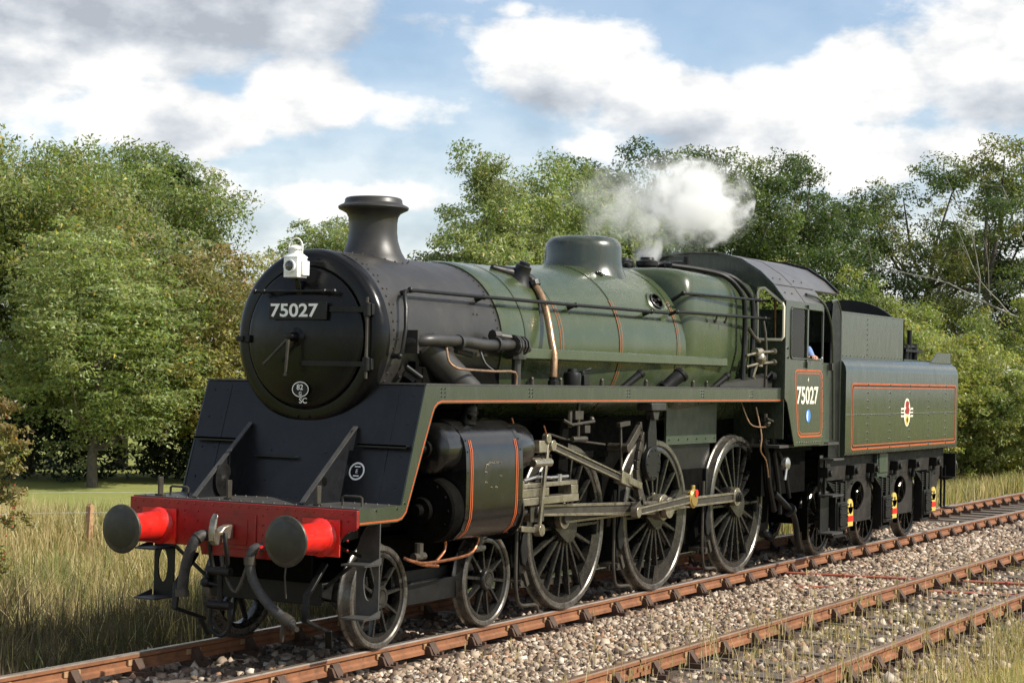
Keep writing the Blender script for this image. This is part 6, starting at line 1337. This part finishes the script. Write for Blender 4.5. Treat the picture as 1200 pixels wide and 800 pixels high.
for k, (dx, L_) in enumerate(((-.03, .07), (-.01, .08), (.012, .076), (.03, .06))):
    b0 = hand0 + Vector((-.095 - dx * .6, -.05 + dx * .8, 0)); n0 = len(J); f_ = L_ / .07
    J += [(tuple(b0 + Vector((-.030, -.028, -.004)) * f_), .0095), (tuple(b0 + Vector((-.042, -.042, -.042)) * f_), .008)]; E_ += [(2, n0), (n0, n0 + 1)]
n0 = len(J); J += [(tuple(hand0 + Vector((-.075, .02, .0))), .011), (tuple(hand0 + Vector((-.11, .015, -.012))), .009)]; E_ += [(1, n0), (n0, n0 + 1)]
skin_body('hand', J, E_, 0, 'skin', DRV)

# ------------------------------------------------------------------ steam
def steam(name, label, centre, size, dens, seed, rot=0.0):
    m = bpy.data.materials.new(name); m.use_nodes = True; t = m.node_tree; t.nodes.clear(); N = t.nodes.new; L = t.links.new
    tc_ = N('ShaderNodeTexCoord'); ln = N('ShaderNodeVectorMath'); ln.operation = 'LENGTH'; L(tc_.outputs['Object'], ln.inputs[0])
    mp = N('ShaderNodeMapping'); mp.inputs['Scale'].default_value = size; mp.inputs['Location'].default_value = (seed, seed * .7, 0); L(tc_.outputs['Object'], mp.inputs[0])
    n_ = N('ShaderNodeTexNoise'); n_.inputs['Scale'].default_value = 3.1; n_.inputs['Detail'].default_value = 6; n_.inputs['Roughness'].default_value = .62; n_.inputs['Distortion'].default_value = .7; L(mp.outputs[0], n_.inputs['Vector'])
    sh = N('ShaderNodeMath'); sh.operation = 'MULTIPLY_ADD'; L(n_.outputs[0], sh.inputs[0]); sh.inputs[1].default_value = 4.0; sh.inputs[2].default_value = -2.0
    ad = N('ShaderNodeMath'); ad.operation = 'SUBTRACT'; L(sh.outputs[0], ad.inputs[0]); L(ln.outputs['Value'], ad.inputs[1])
    mr = N('ShaderNodeMapRange'); L(ad.outputs[0], mr.inputs[0]); mr.inputs[1].default_value = -.85; mr.inputs[2].default_value = -.15; mr.inputs[3].default_value = 0; mr.inputs[4].default_value = dens; mr.interpolation_type = 'SMOOTHSTEP'
    v = N('ShaderNodeVolumePrincipled'); v.inputs['Color'].default_value = (.995, .995, .995, 1); v.inputs['Anisotropy'].default_value = .2; L(mr.outputs[0], v.inputs['Density'])
    o_ = N('ShaderNodeOutputMaterial'); L(v.outputs[0], o_.inputs['Volume'])
    b = MB(); b.ball((0, 0, 0), 1.0, 20); me = b.mesh(name, m)
    o = obj(name, me, None, None, centre, (0, 0, rot)); o.scale = size
    o['label'] = label; o['kind'] = 'stuff'
    return o
steam('steam_puff', 'dense white puff of steam blowing off above the safety valves', (8.86, -.38, 4.70), (.70, .70, .60), 7.0, 1.3, -.4)
steam('steam_wisp', 'thin grey wisp of steam drifting away from the white puff', (8.55, .02, 4.64), (1.30, 1.30, .66), .9, 4.1, -.4)
steam('steam_jet', 'short column of steam rising from the safety valves', (8.05, .0, 4.12), (.22, .22, .40), 5.0, 7.7)
